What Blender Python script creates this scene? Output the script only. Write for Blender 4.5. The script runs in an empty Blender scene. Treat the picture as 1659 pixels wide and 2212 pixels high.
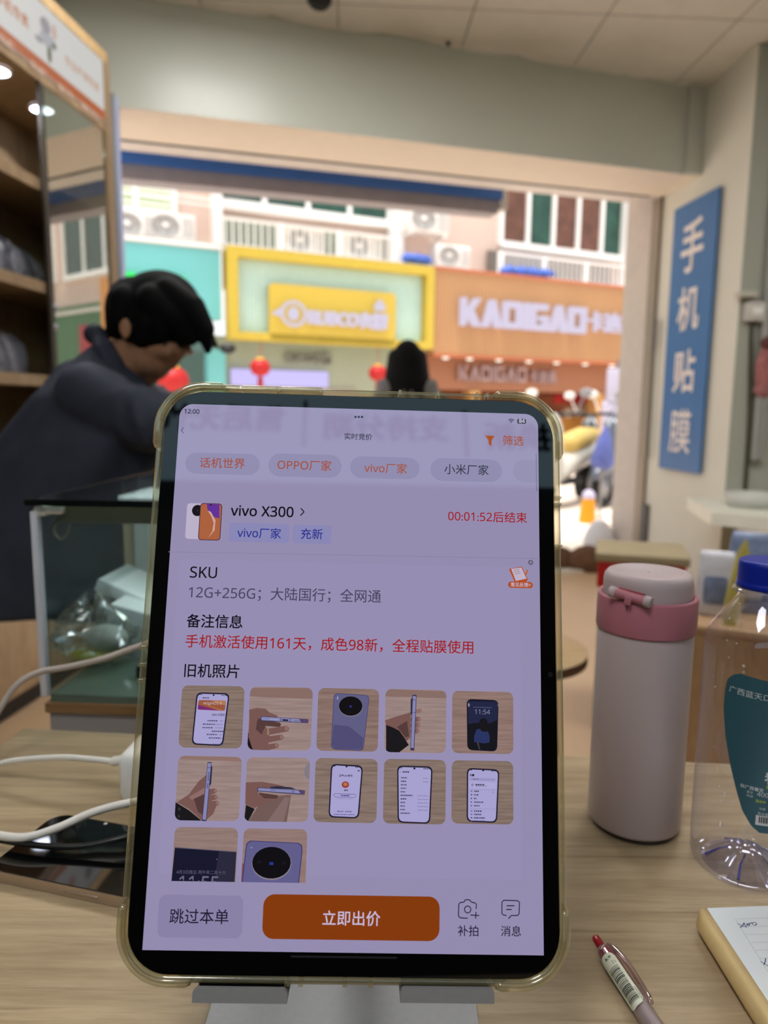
import bpy, bmesh, math, random
from mathutils import Vector, Matrix
random.seed(7)
sc = bpy.context.scene
col = sc.collection
R_ = math.radians

# ------------------------------------------------------------------ camera
CAM_Z = 1.041
F_PX, CX, CY = 1550.0, 829.5, 1106.0
_d = Vector((-113 / F_PX, 10934 / F_PX, 1.0)).normalized()      # straight down, seen from the camera
_y = (Vector((0, 0, 1)) - _d * _d.z).normalized()
_x = _y.cross(-_d)
if _x.x < 0: _x = -_x
RW = Matrix((_x, _y, -_d))                                       # camera (x right, y down, z ahead) -> world
CAM = Vector((0, 0, CAM_Z))
cd = bpy.data.cameras.new('camera')
cam = bpy.data.objects.new('camera', cd); col.objects.link(cam)
cam.matrix_world = Matrix.Translation(CAM) @ (RW @ Matrix(((1, 0, 0), (0, -1, 0), (0, 0, -1)))).to_4x4()
cd.sensor_fit = 'VERTICAL'; cd.sensor_height = 36.0; cd.sensor_width = 27.0
cd.lens = F_PX / 2212 * 36.0
cd.clip_start = 0.02; cd.clip_end = 200
cd.dof.use_dof = True; cd.dof.focus_distance = 0.345
cd.dof.aperture_fstop = cd.lens / 3.1
sc.camera = cam

def ray(x, y): return RW @ Vector(((x - CX) / F_PX, (y - CY) / F_PX, 1.0))
def P(x, y, Y):                      # the point seen at a pixel, at distance Y ahead
    d = ray(x, y); return CAM + d * (Y / d.y)
def PZ(x, y, z):                     # ... at height z
    d = ray(x, y); return CAM + d * ((z - CAM.z) / d.z)
def PP(x, y, o, n):                  # ... on a plane
    d = ray(x, y); return CAM + d * ((o - CAM).dot(n) / d.dot(n))

# ------------------------------------------------------------------ world, exposure
SKY = 1.3
w = bpy.data.worlds.new('world'); sc.world = w; w.use_nodes = True
nt = w.node_tree; bg = nt.nodes['Background']
tc = nt.nodes.new('ShaderNodeTexCoord'); sx = nt.nodes.new('ShaderNodeSeparateXYZ')
rp = nt.nodes.new('ShaderNodeValToRGB')
rp.color_ramp.elements[0].position = 0.0; rp.color_ramp.elements[0].color = (0.95, 0.95, 0.97, 1)
rp.color_ramp.elements[1].position = 1.0; rp.color_ramp.elements[1].color = (0.80, 0.90, 1.0, 1)
nt.links.new(tc.outputs['Generated'], sx.inputs[0]); nt.links.new(sx.outputs['Z'], rp.inputs[0])
nt.links.new(rp.outputs[0], bg.inputs['Color']); bg.inputs['Strength'].default_value = SKY
sun_d = bpy.data.lights.new('sun', 'SUN'); sun_d.energy = 5.5; sun_d.angle = R_(30); sun_d.color = (1, 0.96, 0.9)
sun = bpy.data.objects.new('sun', sun_d); col.objects.link(sun); sun.location = (0, 6, 12)
sun.rotation_euler = Vector((0.10, 0.18, -0.97)).to_track_quat('-Z', 'Y').to_euler()
LAMP = 21.0                                                      # strength of the ceiling lamps, most of them added fill
vs = sc.view_settings
vs.view_transform = 'Standard'; vs.look = 'None'; vs.exposure = 0.0; vs.gamma = 1.0; vs.use_curve_mapping = False
sc.cycles.use_denoising = True
sc.cycles.max_bounces = 10; sc.cycles.transparent_max_bounces = 24; sc.cycles.transmission_bounces = 10
sc.cycles.caustics_reflective = False; sc.cycles.caustics_refractive = False
sc.cycles.sample_clamp_indirect = 4.0

# ------------------------------------------------------------------ helpers
def lin(r, g, b):
    f = lambda c: (c / 255 / 12.92) if c / 255 <= 0.04045 else ((c / 255 + 0.055) / 1.055) ** 2.4
    return (f(r), f(g), f(b), 1.0)

class MB:
    def __init__(s, M=None): s.v = []; s.f = []; s.m = []; s.s = []; s.M = M or Matrix.Identity(4)
    def add(s, vs_, fs_, mi=0, sm=False, M=None):
        T = s.M @ M if M is not None else s.M
        k = len(s.v); s.v += [T @ Vector(p) for p in vs_]
        for f in fs_: s.f.append([k + i for i in f]); s.m.append(mi); s.s.append(sm)
        return s
    def box(s, x0, x1, y0, y1, z0, z1, mi=0, bv=0.0, M=None):
        if bv <= 0:
            v = [(x, y, z) for z in (z0, z1) for y in (y0, y1) for x in (x0, x1)]
            return s.add(v, [(0, 2, 3, 1), (4, 5, 7, 6), (0, 1, 5, 4), (2, 6, 7, 3), (0, 4, 6, 2), (1, 3, 7, 5)], mi, False, M)
        bm = bmesh.new(); bmesh.ops.create_cube(bm, size=1)
        for q in bm.verts: q.co = Vector(((x0 + x1) / 2 + q.co.x * (x1 - x0), (y0 + y1) / 2 + q.co.y * (y1 - y0), (z0 + z1) / 2 + q.co.z * (z1 - z0)))
        bmesh.ops.bevel(bm, geom=bm.edges[:], offset=bv, segments=3, profile=0.5, affect='EDGES')
        bm.verts.index_update(); s.add([q.co[:] for q in bm.verts], [[q.index for q in f.verts] for f in bm.faces], mi, True, M); bm.free()
        return s
    def prism(s, poly, z0, z1, mi=0, M=None, sm=False):
        n = len(poly); v = [(x, y, z0) for x, y in poly] + [(x, y, z1) for x, y in poly]
        s.add(v, [tuple(range(n - 1, -1, -1)), tuple(range(n, 2 * n))], mi, False, M)
        return s.add(v, [(i, (i + 1) % n, n + (i + 1) % n, n + i) for i in range(n)], mi, sm, M)
    def flat(s, poly, z=0.0, mi=0, M=None): return s.add([(x, y, z) for x, y in poly], [tuple(range(len(poly)))], mi, False, M)
    def quad(s, a, b, c, d, mi=0): return s.add([a, b, c, d], [(0, 1, 2, 3)], mi)
    def tube(s, pts, r, n=12, mi=0, M=None, caps=True, flat=(1, 1)):
        pts = [Vector(p) for p in pts]; rs = r if isinstance(r, (list, tuple)) else [r] * len(pts)
        t0 = (pts[1] - pts[0]).normalized()
        u = t0.cross(Vector((0, 0, 1)) if abs(t0.z) < .9 else Vector((0, 1, 0))).normalized()
        V = []; Fc = []
        for i, p in enumerate(pts):
            t = (pts[min(i + 1, len(pts) - 1)] - pts[max(i - 1, 0)]).normalized()
            u = (u - t * u.dot(t)).normalized(); wv = t.cross(u)
            for k in range(n):
                a = 2 * math.pi * k / n
                V.append(p + (u * math.cos(a) * flat[0] + wv * math.sin(a) * flat[1]) * rs[i])
        m = len(pts)
        for i in range(m - 1):
            for k in range(n):
                Fc.append((i * n + k, i * n + (k + 1) % n, (i + 1) * n + (k + 1) % n, (i + 1) * n + k))
        s.add(V, Fc, mi, True, M)
        if caps: s.add(V[:n], [tuple(range(n - 1, -1, -1))], mi, False, M); s.add(V[-n:], [tuple(range(n))], mi, False, M)
        return s
    def chain(s, pts, rs, n=14, mi=0, flat=(1, 1)):       # a tube with rounded, closed ends, for limbs
        pts = [Vector(p) for p in pts]; a = (pts[0] - pts[1]).normalized(); b = (pts[-1] - pts[-2]).normalized()
        pp = []; rr = []
        for t in (80, 55, 25): pp.append(pts[0] + a * rs[0] * math.sin(R_(t))); rr.append(rs[0] * math.cos(R_(t)))
        pp += pts; rr += list(rs)
        for t in (25, 55, 80): pp.append(pts[-1] + b * rs[-1] * math.sin(R_(t))); rr.append(rs[-1] * math.cos(R_(t)))
        return s.tube(pp, rr, n, mi, flat=flat)
    def cyl(s, p0, p1, r0, r1=None, n=24, mi=0, M=None): return s.tube([p0, p1], [r0, r0 if r1 is None else r1], n, mi, M)
    def lathe(s, prof, n=48, mi=0, M=None, caps=False):
        V = []; Fc = []
        for r, z in prof:
            for k in range(n): a = 2 * math.pi * k / n; V.append((r * math.cos(a), r * math.sin(a), z))
        for i in range(len(prof) - 1):
            for k in range(n): Fc.append((i * n + k, i * n + (k + 1) % n, (i + 1) * n + (k + 1) % n, (i + 1) * n + k))
        s.add(V, Fc, mi, True, M)
        if caps:
            s.add(V[:n], [tuple(range(n - 1, -1, -1))], mi, False, M); s.add(V[-n:], [tuple(range(n))], mi, False, M)
        return s
    def ball(s, c, r, n=20, mi=0, rot=None):
        r = r if isinstance(r, (tuple, list)) else (r, r, r)
        prof = [(max(1e-4, math.sin(math.pi * i / n)), -math.cos(math.pi * i / n)) for i in range(n + 1)]
        Mx = Matrix.Translation(c) @ (rot.to_4x4() if rot else Matrix.Identity(4)) @ Matrix.Diagonal((r[0], r[1], r[2], 1))
        return s.lathe(prof, n, mi, Mx, caps=True)
    def text(s, body, fn, mi=0, bold=0.0, ext=0.0):       # fn maps the text's own x, y, z to a point
        v, f, _ = text_mesh(body, bold, ext)
        k = len(s.v); s.v += [s.M @ Vector(fn(*p)) for p in v]
        for q in f: s.f.append([k + i for i in q]); s.m.append(mi); s.s.append(False)
        return s
    def build(s, name, mats, parent=None, label=None, kind=None, cat=None, group=None, autosm=True):
        me = bpy.data.meshes.new(name)
        off = Vector((0, 0, 0))
        if parent is not None:
            q = parent
            while q is not None: off += q.location; q = q.parent
        elif s.v:
            xs = [p.x for p in s.v]; ys = [p.y for p in s.v]; zs = [p.z for p in s.v]
            off = Vector(((min(xs) + max(xs)) / 2, (min(ys) + max(ys)) / 2, min(zs)))
        me.from_pydata([p - off for p in s.v], [], s.f)
        for mm in (mats if isinstance(mats, (list, tuple)) else [mats]): me.materials.append(mm)
        me.polygons.foreach_set('material_index', s.m); me.polygons.foreach_set('use_smooth', s.s)
        me.update()
        o = bpy.data.objects.new(name, me); col.objects.link(o)
        if parent is not None: o.parent = parent
        else: o.location = off
        tag(o, label, cat, group, kind); return o

def tag(o, label=None, cat=None, group=None, kind=None):
    if label: o['label'] = label
    if cat: o['category'] = cat
    if group: o['group'] = group
    if kind: o['kind'] = kind
    return o
def thing(name, loc, label, cat, group=None):
    o = bpy.data.objects.new(name, None); o.empty_display_size = .05; col.objects.link(o)
    o.location = Vector(loc); return tag(o, label, cat, group)
def copy_tree(o, parent=None):
    c = o.copy(); col.objects.link(c); c.parent = parent
    for ch in list(o.children): copy_tree(ch, c)
    return c
_tm = {}
def sans(s):                                              # plain sans-serif forms of the Latin letters and digits
    return ''.join(chr(0x1D7E2 + ord(c) - 48) if '0' <= c <= '9' else chr(0x1D5A0 + ord(c) - 65) if 'A' <= c <= 'Z' else chr(0x1D5BA + ord(c) - 97) if 'a' <= c <= 'z' else c for c in s)
def text_mesh(body, bold=0.0, ext=0.0):
    body = sans(body)
    k = (body, bold, ext)
    if k not in _tm:
        c = bpy.data.curves.new('lettering', 'FONT'); c.body = body; c.offset = bold; c.extrude = ext; c.resolution_u = 3
        o = bpy.data.objects.new('lettering', c); col.objects.link(o)
        bpy.context.view_layer.update()
        m = o.evaluated_get(bpy.context.evaluated_depsgraph_get()).to_mesh()
        v = [tuple(q.co) for q in m.vertices]; f = [tuple(q.vertices) for q in m.polygons]
        x0 = min(q[0] for q in v); x1 = max(q[0] for q in v); y0 = min(q[1] for q in v); y1 = max(q[1] for q in v)
        _tm[k] = (v, f, (x0, x1, y0, y1)); bpy.data.objects.remove(o); bpy.data.curves.remove(c)
    return _tm[k]
def remeshed(mb, name, mat_, voxel, parent, smooth=4, label=None):
    """the pieces grown together into one continuous skin"""
    o = mb.build('tmp', [mat_], parent)
    r = o.modifiers.new('r', 'REMESH'); r.mode = 'VOXEL'; r.voxel_size = voxel; r.use_smooth_shade = True
    if smooth: q = o.modifiers.new('s', 'SMOOTH'); q.iterations = smooth; q.factor = .5
    bpy.context.view_layer.update()
    me = bpy.data.meshes.new_from_object(o.evaluated_get(bpy.context.evaluated_depsgraph_get()))
    me.name = name; me.materials.clear(); me.materials.append(mat_)
    for p_ in me.polygons: p_.use_smooth = True
    loc = o.location.copy(); bpy.data.objects.remove(o)
    n = bpy.data.objects.new(name, me); col.objects.link(n)
    if parent is not None: n.parent = parent
    else: n.location = loc
    return tag(n, label)
def rrect(x0, y0, x1, y1, r, n=6):
    r = min(r, abs(x1 - x0) / 2, abs(y1 - y0) / 2); o = []
    for cx_, cy_, a in ((x1 - r, y1 - r, 0), (x0 + r, y1 - r, 90), (x0 + r, y0 + r, 180), (x1 - r, y0 + r, 270)):
        for k in range(n + 1): t = R_(a + 90 * k / n); o.append((cx_ + r * math.cos(t), cy_ + r * math.sin(t)))
    return o
def ell(cx_, cy_, rx, ry=None, n=28):
    ry = rx if ry is None else ry
    return [(cx_ + rx * math.cos(2 * math.pi * k / n), cy_ + ry * math.sin(2 * math.pi * k / n)) for k in range(n)]
def smooth_path(pts, n=6):
    pts = [Vector(p) for p in pts]; o = []
    for i in range(len(pts) - 1):
        p0 = pts[max(i - 1, 0)]; p1 = pts[i]; p2 = pts[i + 1]; p3 = pts[min(i + 2, len(pts) - 1)]
        for k in range(n):
            t = k / n
            o.append(.5 * ((2 * p1) + (p2 - p0) * t + (2 * p0 - 5 * p1 + 4 * p2 - p3) * t * t + (3 * p1 - p0 - 3 * p2 + p3) * t ** 3))
    return o + [pts[-1]]
def frame(o, x, y, z):
    return Matrix(((x[0], y[0], z[0], o[0]), (x[1], y[1], z[1], o[1]), (x[2], y[2], z[2], o[2]), (0, 0, 0, 1)))

# ------------------------------------------------------------------ materials
_mc = {}
def mat(name, rgb, rough=.5, spec=.5, metal=0.0, var=.05, scale=12.0, bump=0.0, coat=0.0, trans=0.0, ior=1.45, stretch=(1, 1, 1), emit=None, es=0.0):
    m = bpy.data.materials.new(name); m.use_nodes = True; t = m.node_tree; b = t.nodes['Principled BSDF']
    c = rgb if len(rgb) == 4 else lin(*rgb)
    co = t.nodes.new('ShaderNodeTexCoord'); mp = t.nodes.new('ShaderNodeMapping'); mp.inputs['Scale'].default_value = stretch
    nz = t.nodes.new('ShaderNodeTexNoise'); nz.inputs['Scale'].default_value = scale; nz.inputs['Detail'].default_value = 4
    t.links.new(co.outputs['Object'], mp.inputs[0]); t.links.new(mp.outputs[0], nz.inputs['Vector'])
    rp_ = t.nodes.new('ShaderNodeValToRGB'); e = rp_.color_ramp.elements
    e[0].position = .3; e[1].position = .7
    e[0].color = tuple(x * (1 - var) for x in c[:3]) + (1,); e[1].color = tuple(min(1, x * (1 + var)) for x in c[:3]) + (1,)
    t.links.new(nz.outputs['Fac'], rp_.inputs[0]); t.links.new(rp_.outputs[0], b.inputs['Base Color'])
    b.inputs['Roughness'].default_value = rough; b.inputs['Specular IOR Level'].default_value = spec
    b.inputs['Metallic'].default_value = metal; b.inputs['Coat Weight'].default_value = coat
    b.inputs['Transmission Weight'].default_value = trans; b.inputs['IOR'].default_value = ior
    if emit: b.inputs['Emission Color'].default_value = emit; b.inputs['Emission Strength'].default_value = es
    if bump:
        bp = t.nodes.new('ShaderNodeBump'); bp.inputs['Strength'].default_value = bump; bp.inputs['Distance'].default_value = .01
        t.links.new(nz.outputs['Fac'], bp.inputs['Height']); t.links.new(bp.outputs[0], b.inputs['Normal'])
    return m
def wood(name, c1, c2, rough=.45, scale=6.0, stretch=(1, 9, 9), rot=0.0, c3=None):
    m = bpy.data.materials.new(name); m.use_nodes = True; t = m.node_tree; b = t.nodes['Principled BSDF']
    co = t.nodes.new('ShaderNodeTexCoord'); mp = t.nodes.new('ShaderNodeMapping')
    mp.inputs['Scale'].default_value = stretch; mp.inputs['Rotation'].default_value = (0, 0, rot)
    mp.vector_type = 'POINT'
    nz = t.nodes.new('ShaderNodeTexNoise'); nz.inputs['Scale'].default_value = scale; nz.inputs['Detail'].default_value = 8; nz.inputs['Roughness'].default_value = .6
    n2 = t.nodes.new('ShaderNodeTexNoise'); n2.inputs['Scale'].default_value = scale * 7; n2.inputs['Detail'].default_value = 5
    t.links.new(co.outputs['Object'], mp.inputs[0])
    for q in (nz, n2): t.links.new(mp.outputs[0], q.inputs['Vector'])
    r1 = t.nodes.new('ShaderNodeValToRGB'); e = r1.color_ramp.elements
    e[0].position = .28; e[0].color = lin(*c1); e[1].position = .68; e[1].color = lin(*c2)
    r2 = t.nodes.new('ShaderNodeValToRGB'); e = r2.color_ramp.elements
    e[0].position = .30; e[0].color = (.88, .87, .86, 1); e[1].position = .55; e[1].color = (1, 1, 1, 1)
    mx = t.nodes.new('ShaderNodeMix'); mx.data_type = 'RGBA'; mx.blend_type = 'MULTIPLY'; mx.inputs[0].default_value = 1
    t.links.new(nz.outputs['Fac'], r1.inputs[0]); t.links.new(n2.outputs['Fac'], r2.inputs[0])
    n3 = t.nodes.new('ShaderNodeTexNoise'); n3.inputs['Scale'].default_value = scale * 2.2; n3.inputs['Detail'].default_value = 6; m3 = t.nodes.new('ShaderNodeMapping'); m3.inputs['Scale'].default_value = (stretch[0] * .5, stretch[1] * 1.6, stretch[2] * 1.6); m3.inputs['Rotation'].default_value = (0, 0, rot)
    t.links.new(co.outputs['Object'], m3.inputs[0]); t.links.new(m3.outputs[0], n3.inputs['Vector'])
    r3 = t.nodes.new('ShaderNodeValToRGB'); e = r3.color_ramp.elements; e[0].position = .60; e[0].color = (1, 1, 1, 1); e[1].position = .70; e[1].color = (.74, .70, .66, 1)
    my = t.nodes.new('ShaderNodeMix'); my.data_type = 'RGBA'; my.blend_type = 'MULTIPLY'; my.inputs[0].default_value = 1
    t.links.new(n3.outputs['Fac'], r3.inputs[0]); t.links.new(r2.outputs[0], my.inputs[6]); t.links.new(r3.outputs[0], my.inputs[7])
    t.links.new(r1.outputs[0], mx.inputs[6]); t.links.new(my.outputs[2], mx.inputs[7]); t.links.new(mx.outputs[2], b.inputs['Base Color'])
    b.inputs['Roughness'].default_value = rough; b.inputs['Specular IOR Level'].default_value = .4
    bp = t.nodes.new('ShaderNodeBump'); bp.inputs['Strength'].default_value = .12; bp.inputs['Distance'].default_value = .002
    t.links.new(n2.outputs['Fac'], bp.inputs['Height']); t.links.new(bp.outputs[0], b.inputs['Normal'])
    return m
def thin(name, tint=(1, 1, 1), base=.04, edge=.8, power=4.0, rough=.02, gloss=(1, 1, 1)):
    """thin clear sheet: see-through face-on, shiny and denser towards its rims"""
    m = bpy.data.materials.new(name); m.use_nodes = True; t = m.node_tree
    for n in list(t.nodes): t.nodes.remove(n)
    out = t.nodes.new('ShaderNodeOutputMaterial'); mix = t.nodes.new('ShaderNodeMixShader')
    tr = t.nodes.new('ShaderNodeBsdfTransparent'); tr.inputs[0].default_value = (*tint, 1)
    gl = t.nodes.new('ShaderNodeBsdfGlossy'); gl.inputs['Roughness'].default_value = rough; gl.inputs[0].default_value = (*gloss, 1)
    lw = t.nodes.new('ShaderNodeLayerWeight'); lw.inputs[0].default_value = .5
    pw = t.nodes.new('ShaderNodeMath'); pw.operation = 'POWER'; pw.inputs[1].default_value = power
    ma = t.nodes.new('ShaderNodeMath'); ma.operation = 'MULTIPLY_ADD'; ma.inputs[1].default_value = edge - base; ma.inputs[2].default_value = base
    t.links.new(lw.outputs['Facing'], pw.inputs[0]); t.links.new(pw.outputs[0], ma.inputs[0]); t.links.new(ma.outputs[0], mix.inputs[0])
    t.links.new(tr.outputs[0], mix.inputs[1]); t.links.new(gl.outputs[0], mix.inputs[2]); t.links.new(mix.outputs[0], out.inputs[0])
    return m
def em(rgb, st=1.0, gloss=True, name='lit_pixels'):       # a lit display colour under glass
    k = (tuple(rgb), st, gloss)
    if k in _mc: return _mc[k]
    m = bpy.data.materials.new(name); m.use_nodes = True; b = m.node_tree.nodes['Principled BSDF']
    b.inputs['Base Color'].default_value = (.004, .004, .005, 1); b.inputs['Roughness'].default_value = .03 if gloss else .6
    b.inputs['Specular IOR Level'].default_value = .5
    b.inputs['Emission Color'].default_value = lin(*rgb); b.inputs['Emission Strength'].default_value = st
    _mc[k] = m; return m
def em_wood(c1, c2):
    m = em(c1, 1.0).copy(); t = m.node_tree; b = t.nodes['Principled BSDF']
    co = t.nodes.new('ShaderNodeTexCoord'); mp = t.nodes.new('ShaderNodeMapping'); mp.inputs['Scale'].default_value = (40, 700, 700)
    nz = t.nodes.new('ShaderNodeTexNoise'); nz.inputs['Scale'].default_value = 1.4; nz.inputs['Detail'].default_value = 5
    r1 = t.nodes.new('ShaderNodeValToRGB'); e = r1.color_ramp.elements; e[0].position = .3; e[1].position = .7
    e[0].color = lin(*c1); e[1].color = lin(*c2)
    t.links.new(co.outputs['Object'], mp.inputs[0]); t.links.new(mp.outputs[0], nz.inputs[0]); t.links.new(nz.outputs['Fac'], r1.inputs[0])
    t.links.new(r1.outputs[0], b.inputs['Emission Color']); return m

M_wall = mat('cream_wall_paint', (218, 215, 203), .6, .3, var=.03, scale=3)
M_beam = mat('grey_green_board', (190, 192, 180), .32, .5, var=.03, scale=2)
M_pier = mat('grey_green_wall_paint', (164, 165, 153), .6, .3, var=.03, scale=3)
M_ceil = mat('white_ceiling_board', (232, 228, 220), .6, .3, var=.02)
M_white = mat('white_plastic', (235, 232, 226), .35, .5, var=.02)
M_dark = mat('dark_plastic', (28, 28, 30), .45, .5, var=.1)
M_black = mat('black_rubber', (14, 14, 15), .5, .4, var=.1)
M_grey = mat('grey_metal', (140, 138, 136), .4, .5, metal=.4, var=.05)
M_alu = mat('satin_aluminium', (150, 150, 153), .5, .5, metal=.3, var=.03, scale=300, bump=.02)
M_cabw = wood('pale_wood_laminate', (124, 102, 76), (148, 124, 96), .5, 3, (9, 9, 1))
M_deskw = wood('light_oak_desk_laminate', (150, 128, 98), (188, 166, 134), .42, 5, (1.2, 14, 14), R_(5))
M_red = mat('red_paper', (205, 30, 30), .5)
M_yel = mat('yellow_paint', (250, 205, 30), .45)
def rubber(name, tint, body, amount):                     # clear soft rubber: see-through with a little body of its own
    m = thin(name, tint, .10, .75, 2.0, .12, (1, .98, .9)); t = m.node_tree; out = [n for n in t.nodes if n.type == 'OUTPUT_MATERIAL'][0]; old = out.inputs[0].links[0].from_socket
    p = t.nodes.new('ShaderNodeBsdfPrincipled'); p.inputs['Base Color'].default_value = lin(*body); p.inputs['Roughness'].default_value = .22
    mx = t.nodes.new('ShaderNodeMixShader'); mx.inputs[0].default_value = amount; t.links.new(old, mx.inputs[1]); t.links.new(p.outputs[0], mx.inputs[2]); t.links.new(mx.outputs[0], out.inputs[0]); return m
M_glass = thin('clear_glass', (.93, .97, .95), .05, .85, 3.0, .01)
# ================================================================== the shop's shell
FO = Vector((-1.2318, 3.4677, 0)); FX = Vector((0.9600, 0.2800, 0)); FYv = Vector((-0.2800, 0.9600, 0))
FM = frame(FO, FX, FYv, (0, 0, 1))                      # shop front: x along it, y out to the street
def FR(px, py, yl):                                      # pixel -> (x, z) on the sheet at depth yl
    q = FM.inverted() @ PP(px, py, FO + FYv * yl, FYv); return q.x, q.z
CEIL, SOFF = 2.856, 2.3885
CF = Vector((-1.1395, 3.1, 0)); CXv = Vector((.1149, .9934, 0)); CYv = Vector((-.9934, .1149, 0))
CM = frame(CF, CXv, CYv, (0, 0, 1))                      # wall cabinet: x away from us, y into the cabinet
WR0 = Vector((1.735, 4.80, 0)); WR1 = Vector((1.840, 3.863, 0))

M_floor = mat('tan_floor_tile', (192, 162, 128), .28, .5, var=.05, scale=4)
b = MB(); b.flat([(-2.6, -2.7), (3.2, -2.7), (3.2, 3.9), (1.84, 3.87), (1.74, 4.75), (-1.45, 3.83), (-2.6, 2.9)], 0.0); b.flat([(3.2, -2.7), (-2.6, -2.7), (-2.6, 2.9), (-1.45, 3.83), (1.74, 4.75), (1.84, 3.87), (3.2, 3.9)], -0.03)
b.build('floor', M_floor, kind='structure')
# ceiling: pressed square boards, 62 cm, with arcs struck from their corners
b = MB(); ts = .62; a3 = R_(3.0); ca, sa = math.cos(a3), math.sin(a3); NN = 14
def cpt(i, j, h): x = .387 + ca * i - sa * j; y = 3.563 + sa * i + ca * j; return (x, y, CEIL + h)
for ti in range(-5, 5):
    for tj in range(-9, 3):
        fine = tj >= -2 and ti >= -3
        n = NN if fine else 1
        V = []; Fc = []
        for j in range(n + 1):
            for i in range(n + 1):
                u, v_ = i / n, j / n; dd = min(math.hypot(u - p, v_ - q) for p in (0, 1) for q in (0, 1))
                s_ = max(0, min(1, (dd - .42) / .16)); s_ = s_ * s_ * (3 - 2 * s_)
                ed = 1 if min(u, 1 - u, v_, 1 - v_) > .012 else 0
                h = (.018 * s_ * ed) if fine else 0
                g = .004; V.append(cpt((ti + g + u * (1 - 2 * g)) * ts, (tj + g + v_ * (1 - 2 * g)) * ts, h))
        for j in range(n):
            for i in range(n): k = j * (n + 1) + i; Fc.append((k, k + n + 1, k + n + 2, k + 1))
        b.add(V, Fc, 0, True)
b.prism([(-3.2, -2.9), (3.6, -2.9), (3.6, 5.5), (-3.2, 3.6)], CEIL + .02, CEIL + .12, 1)
b.build('ceiling', [M_ceil, mat('ceiling_void', (120, 116, 108), .8)], kind='structure')
b = MB(); b.box(-2.75, 3.3, -1.9, -1.8, 0, CEIL + .05); b.build('wall_back', mat('dark_back_wall', (58, 54, 50), .7), kind='structure')
wl = MB(CM); wl.box(-6.1, .45, .33, .43, 0, CEIL + .05); wl.build('wall_left', M_pier, kind='structure')
b = MB(); dq = (WR0 - WR1).normalized(); ln = (WR0 - WR1).length
b.M = frame(WR1, dq, Vector((-dq.y, dq.x, 0)), (0, 0, 1)); b.box(0, ln + .1, -.14, 0, 0, CEIL + .05); b.build('wall_right', M_wall, kind='structure')
b = MB(); b.box(1.845, 3.3, 3.863, 3.96, 0, CEIL + .05); b.build('wall_right_return', M_pier, kind='structure')
b = MB(); b.box(3.2, 3.3, -2.7, 3.86, 0, CEIL + .05); b.build('wall_right_side', M_pier, kind='structure')
# the boxed beam over the opening
b = MB(FM); b.box(-.32, 3.20, 0, .41, SOFF + .002, CEIL + .05); b.box(-.32, 3.06, -.006, 0, SOFF, SOFF + .155); b.box(-.32, 3.20, 0, .41, SOFF, SOFF + .002, 1); b.build('wall_front', [M_beam, mat('street_lit_cream_soffit', (244, 230, 212), .55, var=.02)], kind='structure')  # soffit made paler cream than the beam to hold the street's bounce light
b = MB(FM); b.box(3.03, 3.155, -.035, 0, SOFF, CEIL); b.build('trim_1', M_beam, kind='structure')
b = MB(FM); b.box(-.35, 3.13, .41, .445, SOFF + .001, SOFF + .4); b.build('trim_2', M_dark, kind='structure')
b = MB(FM); b.box(-.35, 3.06, .445, .574, 2.386, SOFF + .2); b.build('trim_3', mat('white_header_board', (236, 228, 222), .4), kind='structure')
# exterior wall above the header, street side
b = MB(FM); b.box(-3, 6, .60, .72, SOFF + .12, 4.2); b.build('wall_street_side', mat('outer_plaster', (200, 190, 178), .8), kind='structure')
# posts and jambs
x0 = FR(238, 400, 0)[0]; x1 = FR(262, 400, 0)[0]
b = MB(FM); b.box(x0 - .02, x1 - .014, -.02, .06, 0, FR(250, 205, 0)[1], 0); b.box(x1 - .014, x1, -.015, .07, 0, FR(250, 212, 0)[1], 1)  # second box is the rail's edge, daylight painted on as pale blue
b.build('shutter_rail', [mat('grey_blue_rail', (138, 138, 138), .4, .5, metal=.3), mat('blue_lit_rail_edge', (175, 185, 225), .4)], label='grey vertical shutter rail with a painted blue-lit edge beside the wall cabinet', cat='rail')
x0 = FR(1347, 700, .78)[0]; x1 = FR(1401, 700, .46)[0]
b = MB(FM); b.box(x0, x1 + .05, .47, .80, 0, SOFF + .1); b.build('door_jamb', mat('beige_jamb', (204, 193, 184), .5), kind='structure')
x0 = x1; x1 = FR(1424, 700, .42)[0]
b = MB(FM); b.box(x0 - .01, x1, .40, .48, 0, SOFF, 0); b.box(x1 - .018, x1 + .002, .38, .405, 0, SOFF, 1)
b.build('shutter_track', [mat('taupe_metal', (150, 138, 122), .4, .5, metal=.3), M_grey], label='taupe metal roller shutter track at the right end of the opening', cat='track')
p0 = FR(1392, 1090, .36); p1 = FR(1436, 1206, .36)
r = thing('shutter_lock', FM @ Vector((p0[0], .36, p1[1])), 'dark grey lock box at the foot of the right shutter track', 'lock box')
b = MB(FM); b.box(p0[0], p1[0], .33, .40, p1[1], p0[1], 0, .006); b.build('lock_body', mat('dark_grey_metal', (96, 92, 90), .5, metal=.3), r)
b = MB(FM); b.box(p0[0] + .03, p0[0] + .055, .34, .37, p0[1] - .004, p0[1] + .06, 0, .004); b.build('latch', mat('dark_grey_latch', (88, 86, 84), .5), r)
b = MB(FM); b.box(p0[0] + .05, p0[0] + .075, .325, .332, p1[1] + .03, p1[1] + .07); b.build('keyhole_plate', M_dark, r)
xk = FR(1410, 720, .37)[0]
b = MB(FM); b.box(xk - .012, xk + .012, .345, .372, FR(1410, 760, .37)[1], FR(1410, 690, .37)[1], 0, .004); b.cyl((xk + .004, .352, .75), (xk + .004, .352, FR(1410, 760, .37)[1]), .009)
b.build('pull_rod', mat('dim_steel', (128, 122, 114), .45, metal=.4), label='slim steel pull rod fixed along the right shutter track', cat='handle')
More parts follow.
